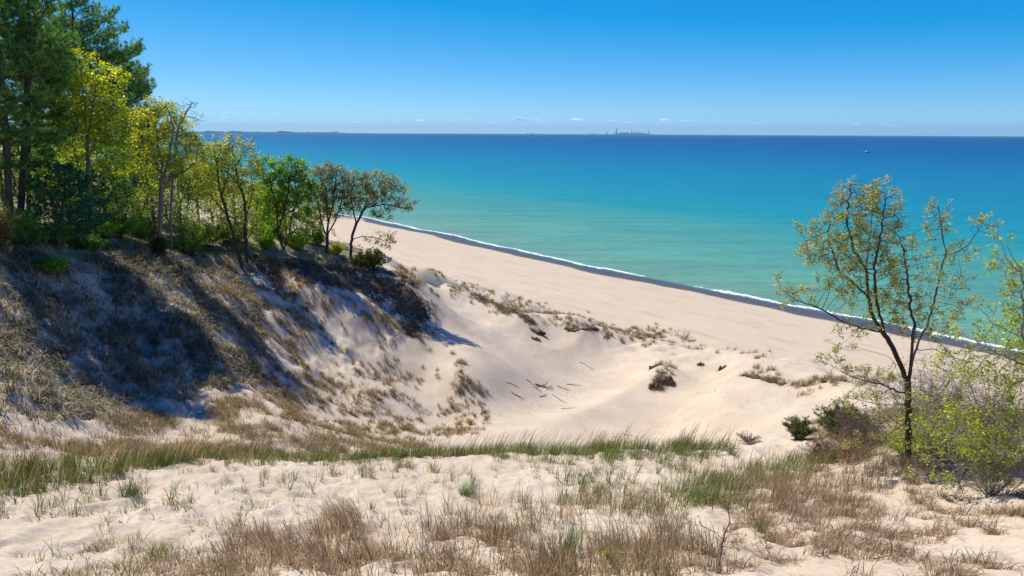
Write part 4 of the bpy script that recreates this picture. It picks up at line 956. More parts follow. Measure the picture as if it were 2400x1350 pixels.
# brown stalks and dry mats of the near foreground
stalks_poly = [(1090,1180),(1180,1165),(1330,1175),(1480,1165),(1560,1200),(1610,1290),(1600,1420),(600,1450),(560,1330),(640,1290),(740,1260),(860,1235),(1000,1240)]
def d_stalk(px, py, x, y): return inpoly(px, py, stalks_poly)*(.1+.9*cl(x, y, .9, 87, .50, .6))*np.where(px > 1050, .48, .22)
a = scatter(3600, (-6, 5.5, 6.5, 18), d_stalk, 8); print('stalk', len(a))
mat_b = [(700,1290,150,34),(900,1320,260,26),(1300,1335,320,34),(1500,1320,120,30),(450,1335,180,18),(1060,1270,80,22),(1760,1320,60,14),(1150,1250,80,24),(620,1340,200,20)]
def d_mat(px, py, x, y): return np.clip(sum(blob(px, py, *q) for q in mat_b), 0, 1)*(.25+.75*cl(x, y, 1.2, 88, .4, .56))
b = scatter(1500, (-8, 6, 6, 16), d_mat, 9); print('mat', len(b))
def clusterize(a, k, r0, r1, seed, sq=.8):
    q = np.random.default_rng(seed); rad = np.repeat(q.uniform(r0, r1, len(a)), k)
    return np.repeat(a, k, 0)+q.normal(0, 1, (len(a)*k, 2))*rad[:, None]*np.array([1.2, sq])
mk = clusterize(b[::3], 7, .04, .14, 5)
b = clusterize(b, 6, .05, .20, 4)
o = blade_mesh('dry_grass', [
 blades(a, 7, .56, .08, .011, STALK+STRAW[:2], 10, curve=.22, splay=.28, lean=(-.03, 0), head=.1, lvar=.5),
 blades(a[::3], 8, .5, .10, .008, GREEN+OLST, 11, curve=.2, splay=.2),
 blades(b, 11, .27, .05, .012, GREYB+STALK, 12, curve=.65, splay=.6, lean=(.08, -.08), lvar=.55), blades(mk, 6, .55, .06, .010, STALK+STRAW, 112, curve=.2, splay=.25, lean=(-.12, 0), lvar=.4)])
tag(o, 'brown dry grass stalks and matted tufts on the foreground sand', kind='stuff')
# thin sprigs over the open sand
def d_sprig(px, py, x, y):
    d, s = pl_dist(x, y, crest); return ((s < 0) | (y < 15))*(.30+.7*cl(x, y, .5, 89, .5, .66))*(px < 1640)*(py > 1090)
a = scatter(900, (-14, 6, 7, 24), d_sprig, 13); print('sprig', len(a))
rr = np.random.default_rng(3).uniform(.5, 1.2, len(a))
left_fg = [(130,1310),(260,1260),(430,1290),(620,1310),(640,1400),(60,1420)]
b = scatter(1500, (-11, 0, 6, 12), lambda px, py, x, y: inpoly(px, py, left_fg)*cl(x, y, 1.3, 90, .45, .6), 14)
o = blade_mesh('sparse_grass', [blades(a, 10, .34*rr, .05, .012, OLST+GREEN[:3], 15, curve=.3, splay=.4), blades(b, 14, .26, .08, .010, GREYB+OLST, 16, curve=.5, splay=.55),
 blades(a[::4], 3, .55, .1, .006, STALK, 17, curve=.3, splay=.5, lean=(-.15, 0))])
tag(o, 'thin scattered sprigs of grass over the pale foreground sand', kind='stuff')
# right-hand hummocky dune
def d_right(px, py, x, y): return ((px > 1720+ (1250-py)*.3) & (py > 1085))*cl(x, y, .85, 91, .49, .56)
a = scatter(560, (4, 16, 6, 21), d_right, 18); print('right', len(a))
rs_ = np.random.default_rng(77); rad_ = np.repeat(rs_.uniform(.06, .24, len(a)), 9)
a = np.repeat(a, 9, 0)+rs_.normal(0, 1, (len(a)*9, 2))*rad_[:, None]*np.array([1.3, .8])
def d_rtop(px, py, x, y): return np.clip(blob(px, py, 2000, 1120, 170, 30)+blob(px, py, 1880, 1165, 120, 30)+blob(px, py, 1960, 1210, 130, 24)*.6, 0, 1)*(.3+.7*cl(x, y, .9, 92, .38, .55))
b = scatter(3500, (5, 16, 12, 23), d_rtop, 19); print('rtop', len(b))
def d_rb(px, py, x, y): return inpoly(px, py, [(1880,1010),(1950,960),(2420,930),(2420,1110),(2100,1095),(1960,1060)])*(.3+.7*cl(x, y, .8, 93, .35, .55))*(y < 33)
c = scatter(3000, (10, 26, 17, 33), d_rb, 20)
o = blade_mesh('hummock_grass', [
 blades(a, 12, .30, .05, .012, GREYB+STALK+BRWN[:1], 21, curve=.6, splay=.55, lean=(.12, -.08), lvar=.5),
 blades(b, 9, .50, .08, .011, STRAW+STALK, 22, curve=.2, splay=.25, lean=(.06, 0)),
 blades(b[::3], 14, .28, .10, .008, GREYB, 23, curve=.6, splay=.6),
 blades(c, 14, .42, .12, .010, OLST+BRWN, 24, curve=.4, splay=.45)])
tag(o, 'grey-brown grass hummocks on the right foreground dune', kind='stuff')
# shaded hillside thatch on the left
hill = [(-900,560),(0,575),(180,610),(350,600),(470,615),(560,680),(610,740),(640,840),(610,900),(450,935),(250,965),(100,985),(-900,1010)]
def d_hill(px, py, x, y):
    qx = px+(fbm(x*.4, y*.4, 94, 3)-.5)*120; return inpoly(qx, py, hill)*(y > 18)*(.35+.65*cl(x, y, .5, 95, .34, .5))
a = scatter(7000, (-36, -14, 18, 54), d_hill, 25); print('hill', len(a))
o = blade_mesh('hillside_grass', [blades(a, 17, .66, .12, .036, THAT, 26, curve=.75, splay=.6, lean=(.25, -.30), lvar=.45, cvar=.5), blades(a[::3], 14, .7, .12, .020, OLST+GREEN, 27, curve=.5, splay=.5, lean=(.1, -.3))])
tag(o, 'matted dry grass covering the shaded hillside on the left', kind='stuff')
# middle slope: straw, olive and brown tufts
mid = [(0,1000),(150,985),(420,940),(600,930),(640,980),(760,1000),(880,1010),(960,1060),(900,1085),(420,1100),(150,1140),(0,1150),(-300,1160),(-300,1000)]
def d_mid(px, py, x, y): return inpoly(px, py, mid)*(y > 17.5)*(.07+.93*cl(x, y, .55, 96, .43, .57))
a = scatter(9000, (-20, -5, 17, 38), d_mid, 28); print('mid', len(a))
clus = [(680,800,45,70),(700,720,35,40),(620,900,50,30),(590,780,30,90),(550,700,40,50),(880,750,55,22),(930,690,60,40),(960,765,40,20),(1000,790,30,14),(1070,880,18,45),(1090,920,30,22),(760,900,50,30),(905,940,30,20),(850,870,14,16),(950,1000,40,20),(860,990,60,30),(1080,1000,40,14),(640,650,60,26),(760,670,90,20),(540,630,70,24),(860,690,50,18),(985,715,26,40),(690,955,70,30),(1050,960,20,20),(600,720,60,20),(800,720,60,14)]
def d_cl(px, py, x, y):
    qx = px+(fbm(x*.6, y*.6, 97, 3)-.5)*50; qy = py+(fbm(x*.6+5, y*.6, 98, 3)-.5)*40
    return np.clip(sum(blob(qx, qy, *q) for q in clus)*1.1-.15, 0, 1)*(y > 26)*(.25+.75*cl(x, y, .9, 99, .4, .55))
b = scatter(7000, (-26, -1, 26, 72), d_cl, 29); print('clus', len(b)); b = clusterize(b, 4, .06, .22, 7)
def d_sl(px, py, x, y): return inpoly(px, py, [(560,660),(700,690),(960,760),(900,830),(1000,860),(1130,900),(1150,1010),(1000,1060),(640,1040),(640,900)])*(y > 27)*(.06+.7*cl(x, y, .5, 100, .5, .64))
c = scatter(4200, (-20, 0, 27, 60), d_sl, 30); print('slope', len(c)); c = clusterize(c, 3, .04, .16, 8)
o = blade_mesh('slope_grass', [blades(a, 14, .42, .11, .016, OLST+BRWN+STRAW, 31, curve=.4, splay=.45, lean=(.1, -.1)),
 blades(b, 13, .46, .06, .020, BRWN+OLST[:2], 32, curve=.5, splay=.5, lean=(.1, -.2)), blades(c, 10, .38, .05, .018, OLST+BRWN, 33, curve=.35, splay=.45)])
tag(o, 'olive and brown grass tufts on the sunlit sand slope', kind='stuff')
# rim of the bowl and foredune
rim = [(1130,695,50,14),(1200,725,60,16),(1290,750,60,12),(1350,768,40,7),(1500,778,70,10),(1420,790,16,14),(1470,800,40,12),(1520,790,40,14),(1560,885,26,28),(1250,765,20,10),(1780,890,50,10),(1850,905,70,14),(1930,925,60,14),(1960,905,60,14),(1090,670,50,8),(990,640,60,10),(950,635,30,14)]
edge = [(920,622),(1010,630),(1110,655),(1250,700),(1400,755),(1560,765),(1700,815),(1900,865),(2060,890),(2060,930),(1900,925),(1740,880),(1600,830),(1480,830),(1390,790),(1180,740),(1050,690),(950,660)]
def d_rim(px, py, x, y):
    return np.clip(np.clip(sum(blob(px, py, *q) for q in rim), 0, 1)*.8*(.3+.7*cl(x, y, .5, 101, .42, .56))+.16*inpoly(px, py, edge)*cl(x, y, .3, 102, .5, .62), 0, 1)*(y > 36)
a = scatter(9000, (-14, 38, 36, 112), d_rim, 34); print('rim', len(a)); a = clusterize(a, 4, .05, .28, 6)
o = blade_mesh('foredune_grass', [blades(a, 9, .50, .08, .026, BRWN+OLST, 35, curve=.3, splay=.38)])
tag(o, 'tufts of dune grass dotting the low dune between bowl and beach', kind='stuff')
# plateau ground cover under the trees
def d_pl(px, py, x, y): return ((shore_s(x, y) < -70) & (y > 36))*inpoly(px, py, [(-1500,300),(950,640),(900,632),(850,628),(700,602),(560,598),(440,590),(200,592),(0,565),(-1500,560)])*(.35+.65*cl(x, y, .4, 103, .35, .5))
a = scatter(26000, (-75, -8, 36, 110), d_pl, 36); print('plateau', len(a))
o = blade_mesh('undergrowth', [blades(a, 8, .34, .22, .035, [(.08,.14,.025), (.12,.18,.03), (.055,.10,.02), (.16,.17,.05), (.2,.16,.08)], 37, curve=.5, splay=.6)])
tag(o, 'green undergrowth on the wooded bank beneath the trees', kind='stuff')

# ------------------------------------------------------------------ single conspicuous clumps
def clump(name, label, px, py, n, ln, sp, wd, cols, seed, **k):
    b = W(px, py); rs = np.random.default_rng(seed); xy = b[:2]+rs.normal(0, sp*.55, (n, 2))
    o = blade_mesh(name, [blades(xy, 22, ln, sp*.35, wd, cols, seed, **k)], origin=b)
    o.location = tuple(b); return tag(o, label, 'grass clump')
clump('grass_clump', 'tall rust-brown grass clump blown to the left, standing alone in the centre-left foreground', 815, 1240, 16, .80, .26, .0075, STALK, 201, curve=.28, splay=.14, lean=(-.28, 0))
clump('grass_clump', 'grey-brown bushy grass clump low in the foreground, left of centre', 640, 1312, 14, .36, .26, .007, GREYB+STALK, 202, curve=.6, splay=.6)
clump('grass_clump', 'green and straw clump on the left foreground sand', 375, 1312, 8, .34, .14, .008, GREEN+OLST, 203, curve=.35, splay=.4)
clump('grass_clump', 'small dark green clump beside the tall brown clump near the ridge', 1092, 1158, 5, .40, .12, .012, VIVID, 204, curve=.3, splay=.35)
clump('grass_clump', 'bright green clump at the left end of the right-hand grass strip', 1655, 1185, 8, .42, .22, .011, VIVID, 205, curve=.25, splay=.3)
clump('grass_clump', 'lone green tuft right of the sapling', 1782, 1245, 6, .42, .14, .009, VIVID+OLST, 206, curve=.3, splay=.35)
clump('grass_clump', 'round dried brown clump right of the sapling near the bottom edge', 1845, 1322, 7, .24, .16, .007, GREYB+BRWN, 207, curve=.8, splay=.8)
clump('grass_clump', 'shaggy dried clump hugging the sand just left of the sapling', 1615, 1325, 9, .26, .17, .007, GREYB+STALK[:2], 208, curve=.8, splay=.8)
clump('grass_clump', 'dark round dried clump near the bottom right corner', 2210, 1340, 9, .26, .2, .007, BRWN+GREYB, 209, curve=.8, splay=.8)
clump('grass_clump', 'greyish green clump left of the foreground centre near the bottom', 480, 1335, 7, .26, .18, .007, GREYB+OLST, 210, curve=.6, splay=.6)
clump('grass_clump', 'slender green tuft rising in the middle of the brown stalks', 1335, 1310, 5, .62, .09, .009, VIVID+GREEN[:2], 211, curve=.15, splay=.16)
clump('grass_clump', 'tall green tuft among the stalks at the lower centre-left', 300, 1160, 8, .5, .18, .011, GREEN, 212, curve=.25, splay=.3)

# ------------------------------------------------------------------ driftwood, turf clods
def log(label, px, py, dx, dy, L, r, seed, forks=2, name='driftwood'):
    b = W(px, py); rs = np.random.default_rng(seed); L = L*1.15; forks = forks+1; an = math.atan2(dy, dx)+rs.uniform(-.9, .9); d = np.array([math.cos(an), math.sin(an)])
    pp = []; k = 9
    for i in range(k):
        t = i/(k-1)-.5; q = b[:2]+d*L*t+rs.normal(0, .045*L, 2); pp.append([q[0], q[1], float(gz(q[0], q[1]))+r*.8+.10*L*max(0, t)*rs.uniform(.2, 1)])
    Pn = np.array(pp); par = np.arange(-1, k-1)
    for f in range(forks):
        i = rs.integers(3, k-1); dd = np.append(d*rs.uniform(.4, 1), .35)+rs.normal(0, .35, 3); dd[2] = abs(dd[2]); dd /= np.linalg.norm(dd); l = L*rs.uniform(.15, .35)
        Pn = np.vstack([Pn, Pn[i]+dd*l*.5, Pn[i]+dd*l]); par = np.concatenate([par, [i, len(par)]])
    r = r*.7; rad = r*np.ones(len(Pn)); rad[:k] *= np.linspace(1, .45, k); rad[k:] = r*.35; rad[k+1::2] = r*.2
    V, Fq = tubes(Pn-b, par, rad, .02)
    o = mesh_np(name, V, Fq, np.full(len(Fq), 4), M_WOOD, smooth=True); o.location = tuple(b); tag(o, label, 'driftwood')
log('thick dark driftwood branch in the middle of the sand bowl', 1276, 908, 1, .6, 1.9, .10, 1, 4)
log('driftwood with forked ends just left of the thick branch', 1252, 908, 1, -.3, 1.5, .05, 2, 4)
log('long thin driftwood stick below the thick branch', 1315, 940, 1, -.5, 2.2, .04, 3, 1)
log('short dark driftwood stick at the left of the bowl litter', 1215, 930, .8, -.8, 1.0, .05, 4, 2)
log('small twiggy driftwood heap directly below the thick branch', 1273, 930, 1, .5, .9, .045, 5, 5)
log('thin straight stick at the bottom of the bowl litter', 1330, 959, 1, 0, 1.1, .035, 6, 0)
log('slanting stick right of the thick branch', 1320, 912, .8, -.5, 1.1, .045, 7, 2)
log('lone stick on the bowl wall above the litter', 1378, 862, 1, -.6, 1.8, .035, 8, 1)
log('pale stick at the right of the bowl litter', 1345, 905, 1, -.7, 1.3, .04, 9, 1)
log('thin leftmost stick of the bowl litter', 1205, 903, 1, -.3, 1.2, .03, 10, 1)
log('short piece of driftwood just beyond the grass ridge', 1470, 1021, 1, .3, .6, .04, 11, 1)
log('tiny dark piece of wood left of the one beyond the ridge', 1442, 1026, 1, -.2, .3, .035, 12, 0)
log('stick lying across the right-hand dune hummocks', 2010, 1210, 1, -.15, 1.1, .012, 13, 2)
log('fallen grey branch on the sand at the right edge of the slope', 1960, 1195, 1, .3, .9, .012, 14, 2)

def clod(label, px, py, w, h, seed, n=40):
    b = W(px, py); rs = np.random.default_rng(seed)
    V = []; Fs = []; sz = rs.uniform(.55, 1.25, 5); jy = rs.normal(0, w*.09, 5); jz = rs.normal(0, h*.12, 5)
    for k in range(5):
        cx = (k-2)*w*.2; nu, nv = 12, 8
        for j in range(nv+1):
            for i in range(nu):
                th = math.pi*j/nv; ph = 2*math.pi*i/nu; q = np.array([math.sin(th)*math.cos(ph)*w*.19, math.sin(th)*math.sin(ph)*w*.17, math.cos(th)*h*.5])
                q *= 1+.9*(float(fbm(np.array(q[0]*7+k*5+seed), np.array(q[1]*7+q[2]*11), 3, 3))-.5)*2
                V.append(q*sz[k]+[cx, jy[k], h*.1*sz[k]+jz[k]])
        o0 = k*(nv+1)*nu
        for j in range(nv):
            for i in range(nu): Fs.append([o0+j*nu+i, o0+(j+1)*nu+i, o0+(j+1)*nu+(i+1) % nu, o0+j*nu+(i+1) % nu])
    o = mesh_np('turf_clod', np.array(V), np.array(Fs), np.full(len(Fs), 4), M_SOIL, smooth=True); o.location = tuple(b); tag(o, label, 'turf clod')
    xy = b[:2]+rs.uniform(-.5, .5, (n, 2))*np.array([w, w*.4])
    g_ = blade_mesh('roots', [blades(xy, 16, h*1.0, .08, .02, BRWN+[(.07,.045,.03)], seed, curve=.7, splay=.9)], parent=o, origin=b)
M_SOIL = plain_material('dark_turf', (.06, .042, .028), .95, (.12, .088, .058), 6)
clod('dark root-bound turf clod jutting from the right wall of the bowl', 1552, 900, 1.6, .7, 301, 50)
clod('lower dark turf clod just beside the jutting one', 1538, 912, 1.1, .6, 302, 30)
clod('small upper turf clod above the jutting one', 1532, 862, .8, .35, 303, 16)
clod('flat dark turf slab fallen below the far rim', 1262, 783, 1.6, .4, 304, 30)
clod('second smaller fallen slab below the far rim', 1256, 796, .9, .35, 305, 20)
clod('small lone clod on the dune left of the beach bush', 1692, 866, .7, .4, 311, 16)
clod('small dark clod in the upper right of the bowl', 1642, 856, .6, .35, 312, 14)

def ledge(label, line, h, seed, back=.9):
    """overhanging lip of root-bound turf following the edge of the bowl"""
    rs = np.random.default_rng(seed); q = np.array([W(*p) for p in line]); q = resample(q, .16); n = len(q)
    d = np.gradient(q[:, :2], axis=0); d /= np.linalg.norm(d, axis=1)[:, None]+1e-9; nb = np.column_stack([-d[:, 1], d[:, 0]]); nb *= np.sign(nb[:, 1:2]+1e-9)  # away from the camera
    base = q[n//2]; t = np.arange(n)*.16; env = np.sin(np.linspace(0.12, np.pi-.12, n))**.5
    a1 = (fbm(t*1.6, 0*t+seed, 5, 4)-.3)*env; V = []
    prof = [(back, .02), (back*.5, .30), (.12, .42), (-.18, .34), (-.28, .12), (-.16, -.10), (-.05, -.38), (.10, -.62)]
    for k, (o_, z_) in enumerate(prof):
        j = (fbm(t*2.4+k*3, 0*t+k*.9+seed, 9, 3)-.5)
        xy = q[:, :2]+nb*(o_*(.5+a1*1.3)+j*.45)[:, None]
        z = gz(q[:, 0], q[:, 1])+z_*h*(.35+1.5*a1)+j*h*.5
        if k == 0: z = gz(xy[:, 0], xy[:, 1])-.06
        V.append(np.column_stack([xy, z]))
    V = np.stack(V, 1); m = len(prof); i = np.arange(n-1)[:, None]*m; j = np.arange(m-1)[None]
    F_ = np.stack([i+j, i+j+1, i+m+j+1, i+m+j], -1).reshape(-1, 4)
    o = mesh_np('turf_ledge', V.reshape(-1, 3)-base, F_, np.full(len(F_), 4), M_SOIL, smooth=True); o.location = tuple(base); tag(o, label, 'turf ledge')
    k = rs.integers(0, n, n*2); xy = q[k, :2]+nb[k]*rs.uniform(-.3, .9, (len(k), 1))
    blade_mesh('grass_fringe', [blades(xy, 12, .40, .08, .022, BRWN+OLST[:2]+[(.07,.045,.03)], seed, curve=.5, splay=.6, lean=(0, -.25))], parent=o, origin=base)
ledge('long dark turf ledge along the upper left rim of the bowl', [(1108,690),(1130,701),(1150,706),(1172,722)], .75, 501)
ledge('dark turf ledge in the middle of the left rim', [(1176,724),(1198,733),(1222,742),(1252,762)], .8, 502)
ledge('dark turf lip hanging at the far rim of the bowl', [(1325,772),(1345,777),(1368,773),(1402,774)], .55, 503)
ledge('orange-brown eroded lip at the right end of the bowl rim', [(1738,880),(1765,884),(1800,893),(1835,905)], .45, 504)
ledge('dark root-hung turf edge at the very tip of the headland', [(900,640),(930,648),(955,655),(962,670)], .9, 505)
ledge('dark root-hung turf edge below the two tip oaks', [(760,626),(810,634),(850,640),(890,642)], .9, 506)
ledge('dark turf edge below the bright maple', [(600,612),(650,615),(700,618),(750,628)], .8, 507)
# windblown litter in the bowl
def d_lit(px, py, x, y): return (np.clip(blob(px, py, 1280, 925, 110, 40)+blob(px, py, 1270, 810, 70, 30)*.8+blob(px, py, 1700, 950, 70, 50)*.5+blob(px, py, 1580, 890, 60, 40)*.5+.05, 0, 1))*(y > 40)*(fbm(x*.9, y*.9, 111, 3) > .5)
a = scatter(5000, (-4, 26, 40, 80), d_lit, 40); print('litter', len(a))
qr = np.random.default_rng(41); N = len(a); z = gz(a[:, 0], a[:, 1])+.02; an = qr.uniform(0, 6.28, N); L = qr.uniform(.05, .22, N); wv = qr.uniform(.012, .03, N)
d = np.column_stack([np.cos(an), np.sin(an), 0*an]); s_ = np.column_stack([-np.sin(an), np.cos(an), 0*an]); c0 = np.column_stack([a, z]); e1 = c0+d*L[:, None]+np.array([0, 0, .02]); 
V = np.stack([c0-s_*wv[:, None], c0+s_*wv[:, None], e1+np.array([0, 0, .03]), c0+d*L[:, None]*.5+np.array([0, 0, .05])], 1).reshape(-1, 3); i = np.arange(N)*4
F_ = np.concatenate([np.stack([i, i+1, i+3], -1), np.stack([i+1, i+2, i+3], -1), np.stack([i+2, i, i+3], -1)])
o = mesh_np('twig_litter', V, F_, np.full(len(F_), 3), M_WOOD); tag(o, 'scattered dark bits of twig and bark on the bowl floor', kind='stuff')

# ------------------------------------------------------------------ far things across the lake
M_TOWER = plain_material('tower_haze_blue', (.01, .17, .42), .6, (.02, .22, .50), .01)  # blue of haze and reflected sky put into the tower colour
M_SHOREF = plain_material('far_shore_bluish', (.015, .05, .07), .9, (.02, .06, .08), .001)  # dark blue-green shared by the shore and its buildings
def boxes(bx):
    V = []; Fs = []
    for (x0, x1, y0, y1, z0, z1, tp) in bx:
        b = len(V); cx, cy_ = (x0+x1)/2, (y0+y1)/2
        for z, s in ((z0, 1), (z1, tp)):
            for (x, y) in ((x0, y0), (x1, y0), (x1, y1), (x0, y1)): V.append([cx+(x-cx)*s, cy_+(y-cy_)*s, z])
        Fs += [[b, b+1, b+5, b+4], [b+1, b+2, b+6, b+5], [b+2, b+3, b+7, b+6], [b+3, b, b+4, b+7], [b+4, b+5, b+6, b+7], [b+3, b+2, b+1, b]]
    return np.array(V, float), np.array(Fs)
DS = 34000.0
def tower(px, hp, wp, kind='plain', label=None, group='low towers of the distant skyline', name='skyscraper'):
    u, v = uv(px, 313); x = u*DS/(cT-v*sT); k = DS/F; h = hp*k; w = max(wp*k, 26)
    h += 1.2*k
    if kind == 'stepped': bx = [(-w/2, w/2, -w/2, w/2, -5, h*.45, 1), (-w*.36, w*.36, -w*.36, w*.36, h*.45, h*.66, 1), (-w*.24, w*.24, -w*.24, w*.24, h*.66, h*.85, 1), (-w*.16, -w*.08, -3, 3, h*.85, h*1.06, .7), (w*.08, w*.16, -3, 3, h*.85, h*1.1, .7)]
    elif kind == 'spire': bx = [(-w/2, w/2, -w/2, w/2, -5, h*.7, .9), (-w*.3, w*.3, -w*.3, w*.3, h*.7, h*.82, .6), (-4, 4, -4, 4, h*.82, h*1.05, .3)]
    elif kind == 'taper': bx = [(-w/2, w/2, -w*.35, w*.35, -5, h*.88, .6), (-w*.2, -w*.14, -3, 3, h*.88, h*1.1, .7), (w*.14, w*.2, -3, 3, h*.88, h*1.1, .7)]
    elif kind == 'crown': bx = [(-w/2, w/2, -w/2, w/2, -5, h*.85, 1), (-w*.4, w*.4, -w*.4, w*.4, h*.85, h*.95, .7), (-w*.2, w*.2, -w*.2, w*.2, h*.95, h, .5)]
    else: bx = [(-w/2, w/2, -w/2, w/2, -5, h*.9, 1), (-w*.3, w*.3, -w*.3, w*.3, h*.9, h, 1)]
    V, Fs = boxes(bx); o = mesh_np(name, V, Fs, np.full(len(Fs), 4), M_TOWER); o.location = (x, DS, 0)
    tag(o, label or 'low hazy tower in the distant skyline across the lake', 'skyscraper', None if label else group)
tower(1444.6, 16.5, 2.6, 'stepped', 'tallest stepped tower with twin antennas in the distant skyline')
tower(1422, 6, 2.2, 'crown', 'pair-topped tower at the far left of the distant skyline')
tower(1440.5, 6.5, 1.8, 'plain', 'slim tower just left of the tallest tower of the skyline')
tower(1480, 9.5, 2, 'spire', 'tall slim spired tower right of the skyline centre')
tower(1490.5, 10.5, 1.3, 'spire', 'needle-thin tower standing apart right of the skyline centre')
tower(1520, 9.5, 2.2, 'taper', 'tapering tower with twin masts at the right end of the skyline')
tower(1485.5, 7.5, 1.8, 'crown', 'narrow tower between the spired and the needle-thin towers')
rs = np.random.default_rng(5)
for px in list(np.linspace(1448, 1479, 15))+list(np.linspace(1482, 1519, 15))+[1412, 1418, 1425, 1432, 1436, 1523, 1527, 1532]:
    c_ = 5.6*math.exp(-((px-1462)/16)**2)+4.2*math.exp(-((px-1500)/26)**2)
    tower(px+rs.normal(0, .5), max(.9, c_*rs.uniform(.5, 1.0)), rs.uniform(1.4, 3.2), rs.choice(['plain', 'crown', 'plain', 'spire']))
for px, hp, wp in [(1383, 1.6, 3), (1392, 1.2, 5), (1399, 1.1, 2), (1212, 1.2, 2), (1236, 1.4, 4), (1248, 1.6, 5), (1106, 2.2, 1.2), (1543, 1, 1.3), (1553, .9, 1.4), (1590, .7, 1.6), (1640, .8, 2)]:
    tower(px, hp, wp, 'plain', None, 'stray buildings along the horizon', name='distant_building')
for o in C.objects:
    if o.name.startswith('distant_building'): o['label'] = 'tiny blocky building standing alone on the lake horizon'; o['category'] = 'building'
# low shore with trees on the left horizon
def far_shore(px0, px1, D, name, label, hs):
    n = 160; V = []; rs = np.random.default_rng(8)
    for i in range(n):
        px = px0+(px1-px0)*i/(n-1); u, v = uv(px, 311); x = u*D/(cT-v*sT); t = i/(n-1)
        h = hs*D/F*(.55+.5*fbm(np.array(t*22), np.array(3.), 7, 4)+1.0*max(0, float(vnoise(np.array(t*34), np.array(1.), 3))-.72)*3)*min(1, t*12+.4, (1-t)*6+.05)
        for dy, hh in ((0, -4), (0, h), (900, h*.9), (1500, -4)): V.append([x, D+dy, hh])
    Fs = [[i*4+k, i*4+4+k, i*4+5+k, i*4+1+k] for i in range(n-1) for k in range(3)]
    o = mesh_np(name, np.array(V), np.array(Fs), np.full(len(Fs), 4), M_SHOREF); tag(o, label, kind='structure')
far_shore(200, 850, 30000, 'far_shore', 'low wooded shore on the left horizon', 3.0)
for px, hp in [(781, 6.5), (786, 5.5), (791, 6.2), (602, 4.6), (722, 5.2)]:
    u, v = uv(px, 311); D = 29800.; x = u*D/(cT-v*sT); k = D/F; w = 2.0*k; h = hp*k
    V, Fs = boxes([(-w/2, w/2, -w/2, w/2, -5, h*.75, 1), (-w*.2, w*.2, -w*.2, w*.2, h*.75, h, .6)]); o = mesh_np('distant_building', V, Fs, np.full(len(Fs), 4), M_SHOREF); o.location = (x, D, 0)
    tag(o, 'dark chimney-topped building on the far wooded shore at the left horizon', 'building', 'buildings on the far shore')

# ------------------------------------------------------------------ motor boat
bu, bv = uv(2032, 358); yb = H*(cT-bv*sT)/(sT+bv*cT); xb = bu*yb/(cT-bv*sT)
M_HULL = plain_material('white_hull', (.80, .82, .84), .35); M_DARK = plain_material('dark_glass', (.03, .04, .05), .2); M_TRIM = plain_material('hull_navy_paint', (.04, .06, .10), .4)
bt = thing('motor_boat', 'small white cabin motor boat on the deep blue water at the right', 'boat', (xb, yb, 0))
bt.rotation_euler = (0, 0, math.radians(8))
def loft(secs, name, m, parent, smooth=False):
    n = len(secs[0]); V = np.array([p for s in secs for p in s], float); Fs = []
    for i in range(len(secs)-1):
        for j in range(n): Fs.append([i*n+j, i*n+(j+1) % n, (i+1)*n+(j+1) % n, (i+1)*n+j])
    sizes = [4]*len(Fs); L = [k for f in Fs for k in f]; L += list(range(n))[::-1]; sizes.append(n); L += [(len(secs)-1)*n+k for k in range(n)]; sizes.append(n)
    return mesh_np(name, V, L, sizes, m, parent, smooth=smooth)
def hullsec(x, w, z0, z1): return [(x, 0, z0), (x, w*.7, z0+.25*(z1-z0)), (x, w, z1), (x, w*.6, z1+.05), (x, -w*.6, z1+.05), (x, -w, z1), (x, -w*.7, z0+.25*(z1-z0))]
loft([hullsec(x*1.15, w, z0, z1) for x, w, z0, z1 in [(-4.6, .15, 1.0, 1.75), (-3.8, .8, .3, 1.65), (-2.2, 1.35, -.1, 1.45), (0, 1.55, -.3, 1.3), (3, 1.5, -.3, 1.2), (4.6, 1.4, -.2, 1.2)]], 'hull', M_HULL, bt)
loft([[(x, -w, z0), (x, w, z0), (x, w*.85, z1), (x, -w*.85, z1)] for x, w, z0, z1 in [(-3.2, .7, 1.4, 1.5), (-1.6, 1.05, 1.3, 2.6), (1.2, 1.1, 1.25, 2.7), (1.8, 1.1, 1.25, 2.5)]], 'cabin', M_HULL, bt)
loft([[(x, -w, z0), (x, w, z0), (x, w, z1), (x, -w, z1)] for x, w, z0, z1 in [(-1.7, 1.03, 1.85, 2.2), (1.3, 1.14, 1.85, 2.25)]], 'window', M_DARK, bt)
loft([[(x, -w, z0), (x, w, z0), (x, w, z0+.1), (x, -w, z0+.1)] for x, w, z0 in [(-1.2, .9, 3.3), (.5, 1.1, 3.45), (2.4, 1.0, 3.35)]], 'canopy', M_HULL, bt)
V, Fs = boxes([(-1.1, -1.03, -.9, -.83, 2.5, 3.35, 1), (-1.1, -1.03, .83, .9, 2.5, 3.35, 1), (2.2, 2.27, -.95, -.88, 1.2, 3.4, 1), (2.2, 2.27, .88, .95, 1.2, 3.4, 1)]); mesh_np('canopy_frame', V, Fs, np.full(len(Fs), 4), M_DARK, bt)
loft([hullsec(x*1.15, w, z0, z1) for x, w, z0, z1 in [(-3.6, .75, .1, .45), (-2.2, 1.36, -.2, .42), (0, 1.56, -.35, .4), (4.62, 1.42, -.25, .38)]], 'boot_stripe', M_TRIM, bt)  # dark navy band round the hull at the waterline

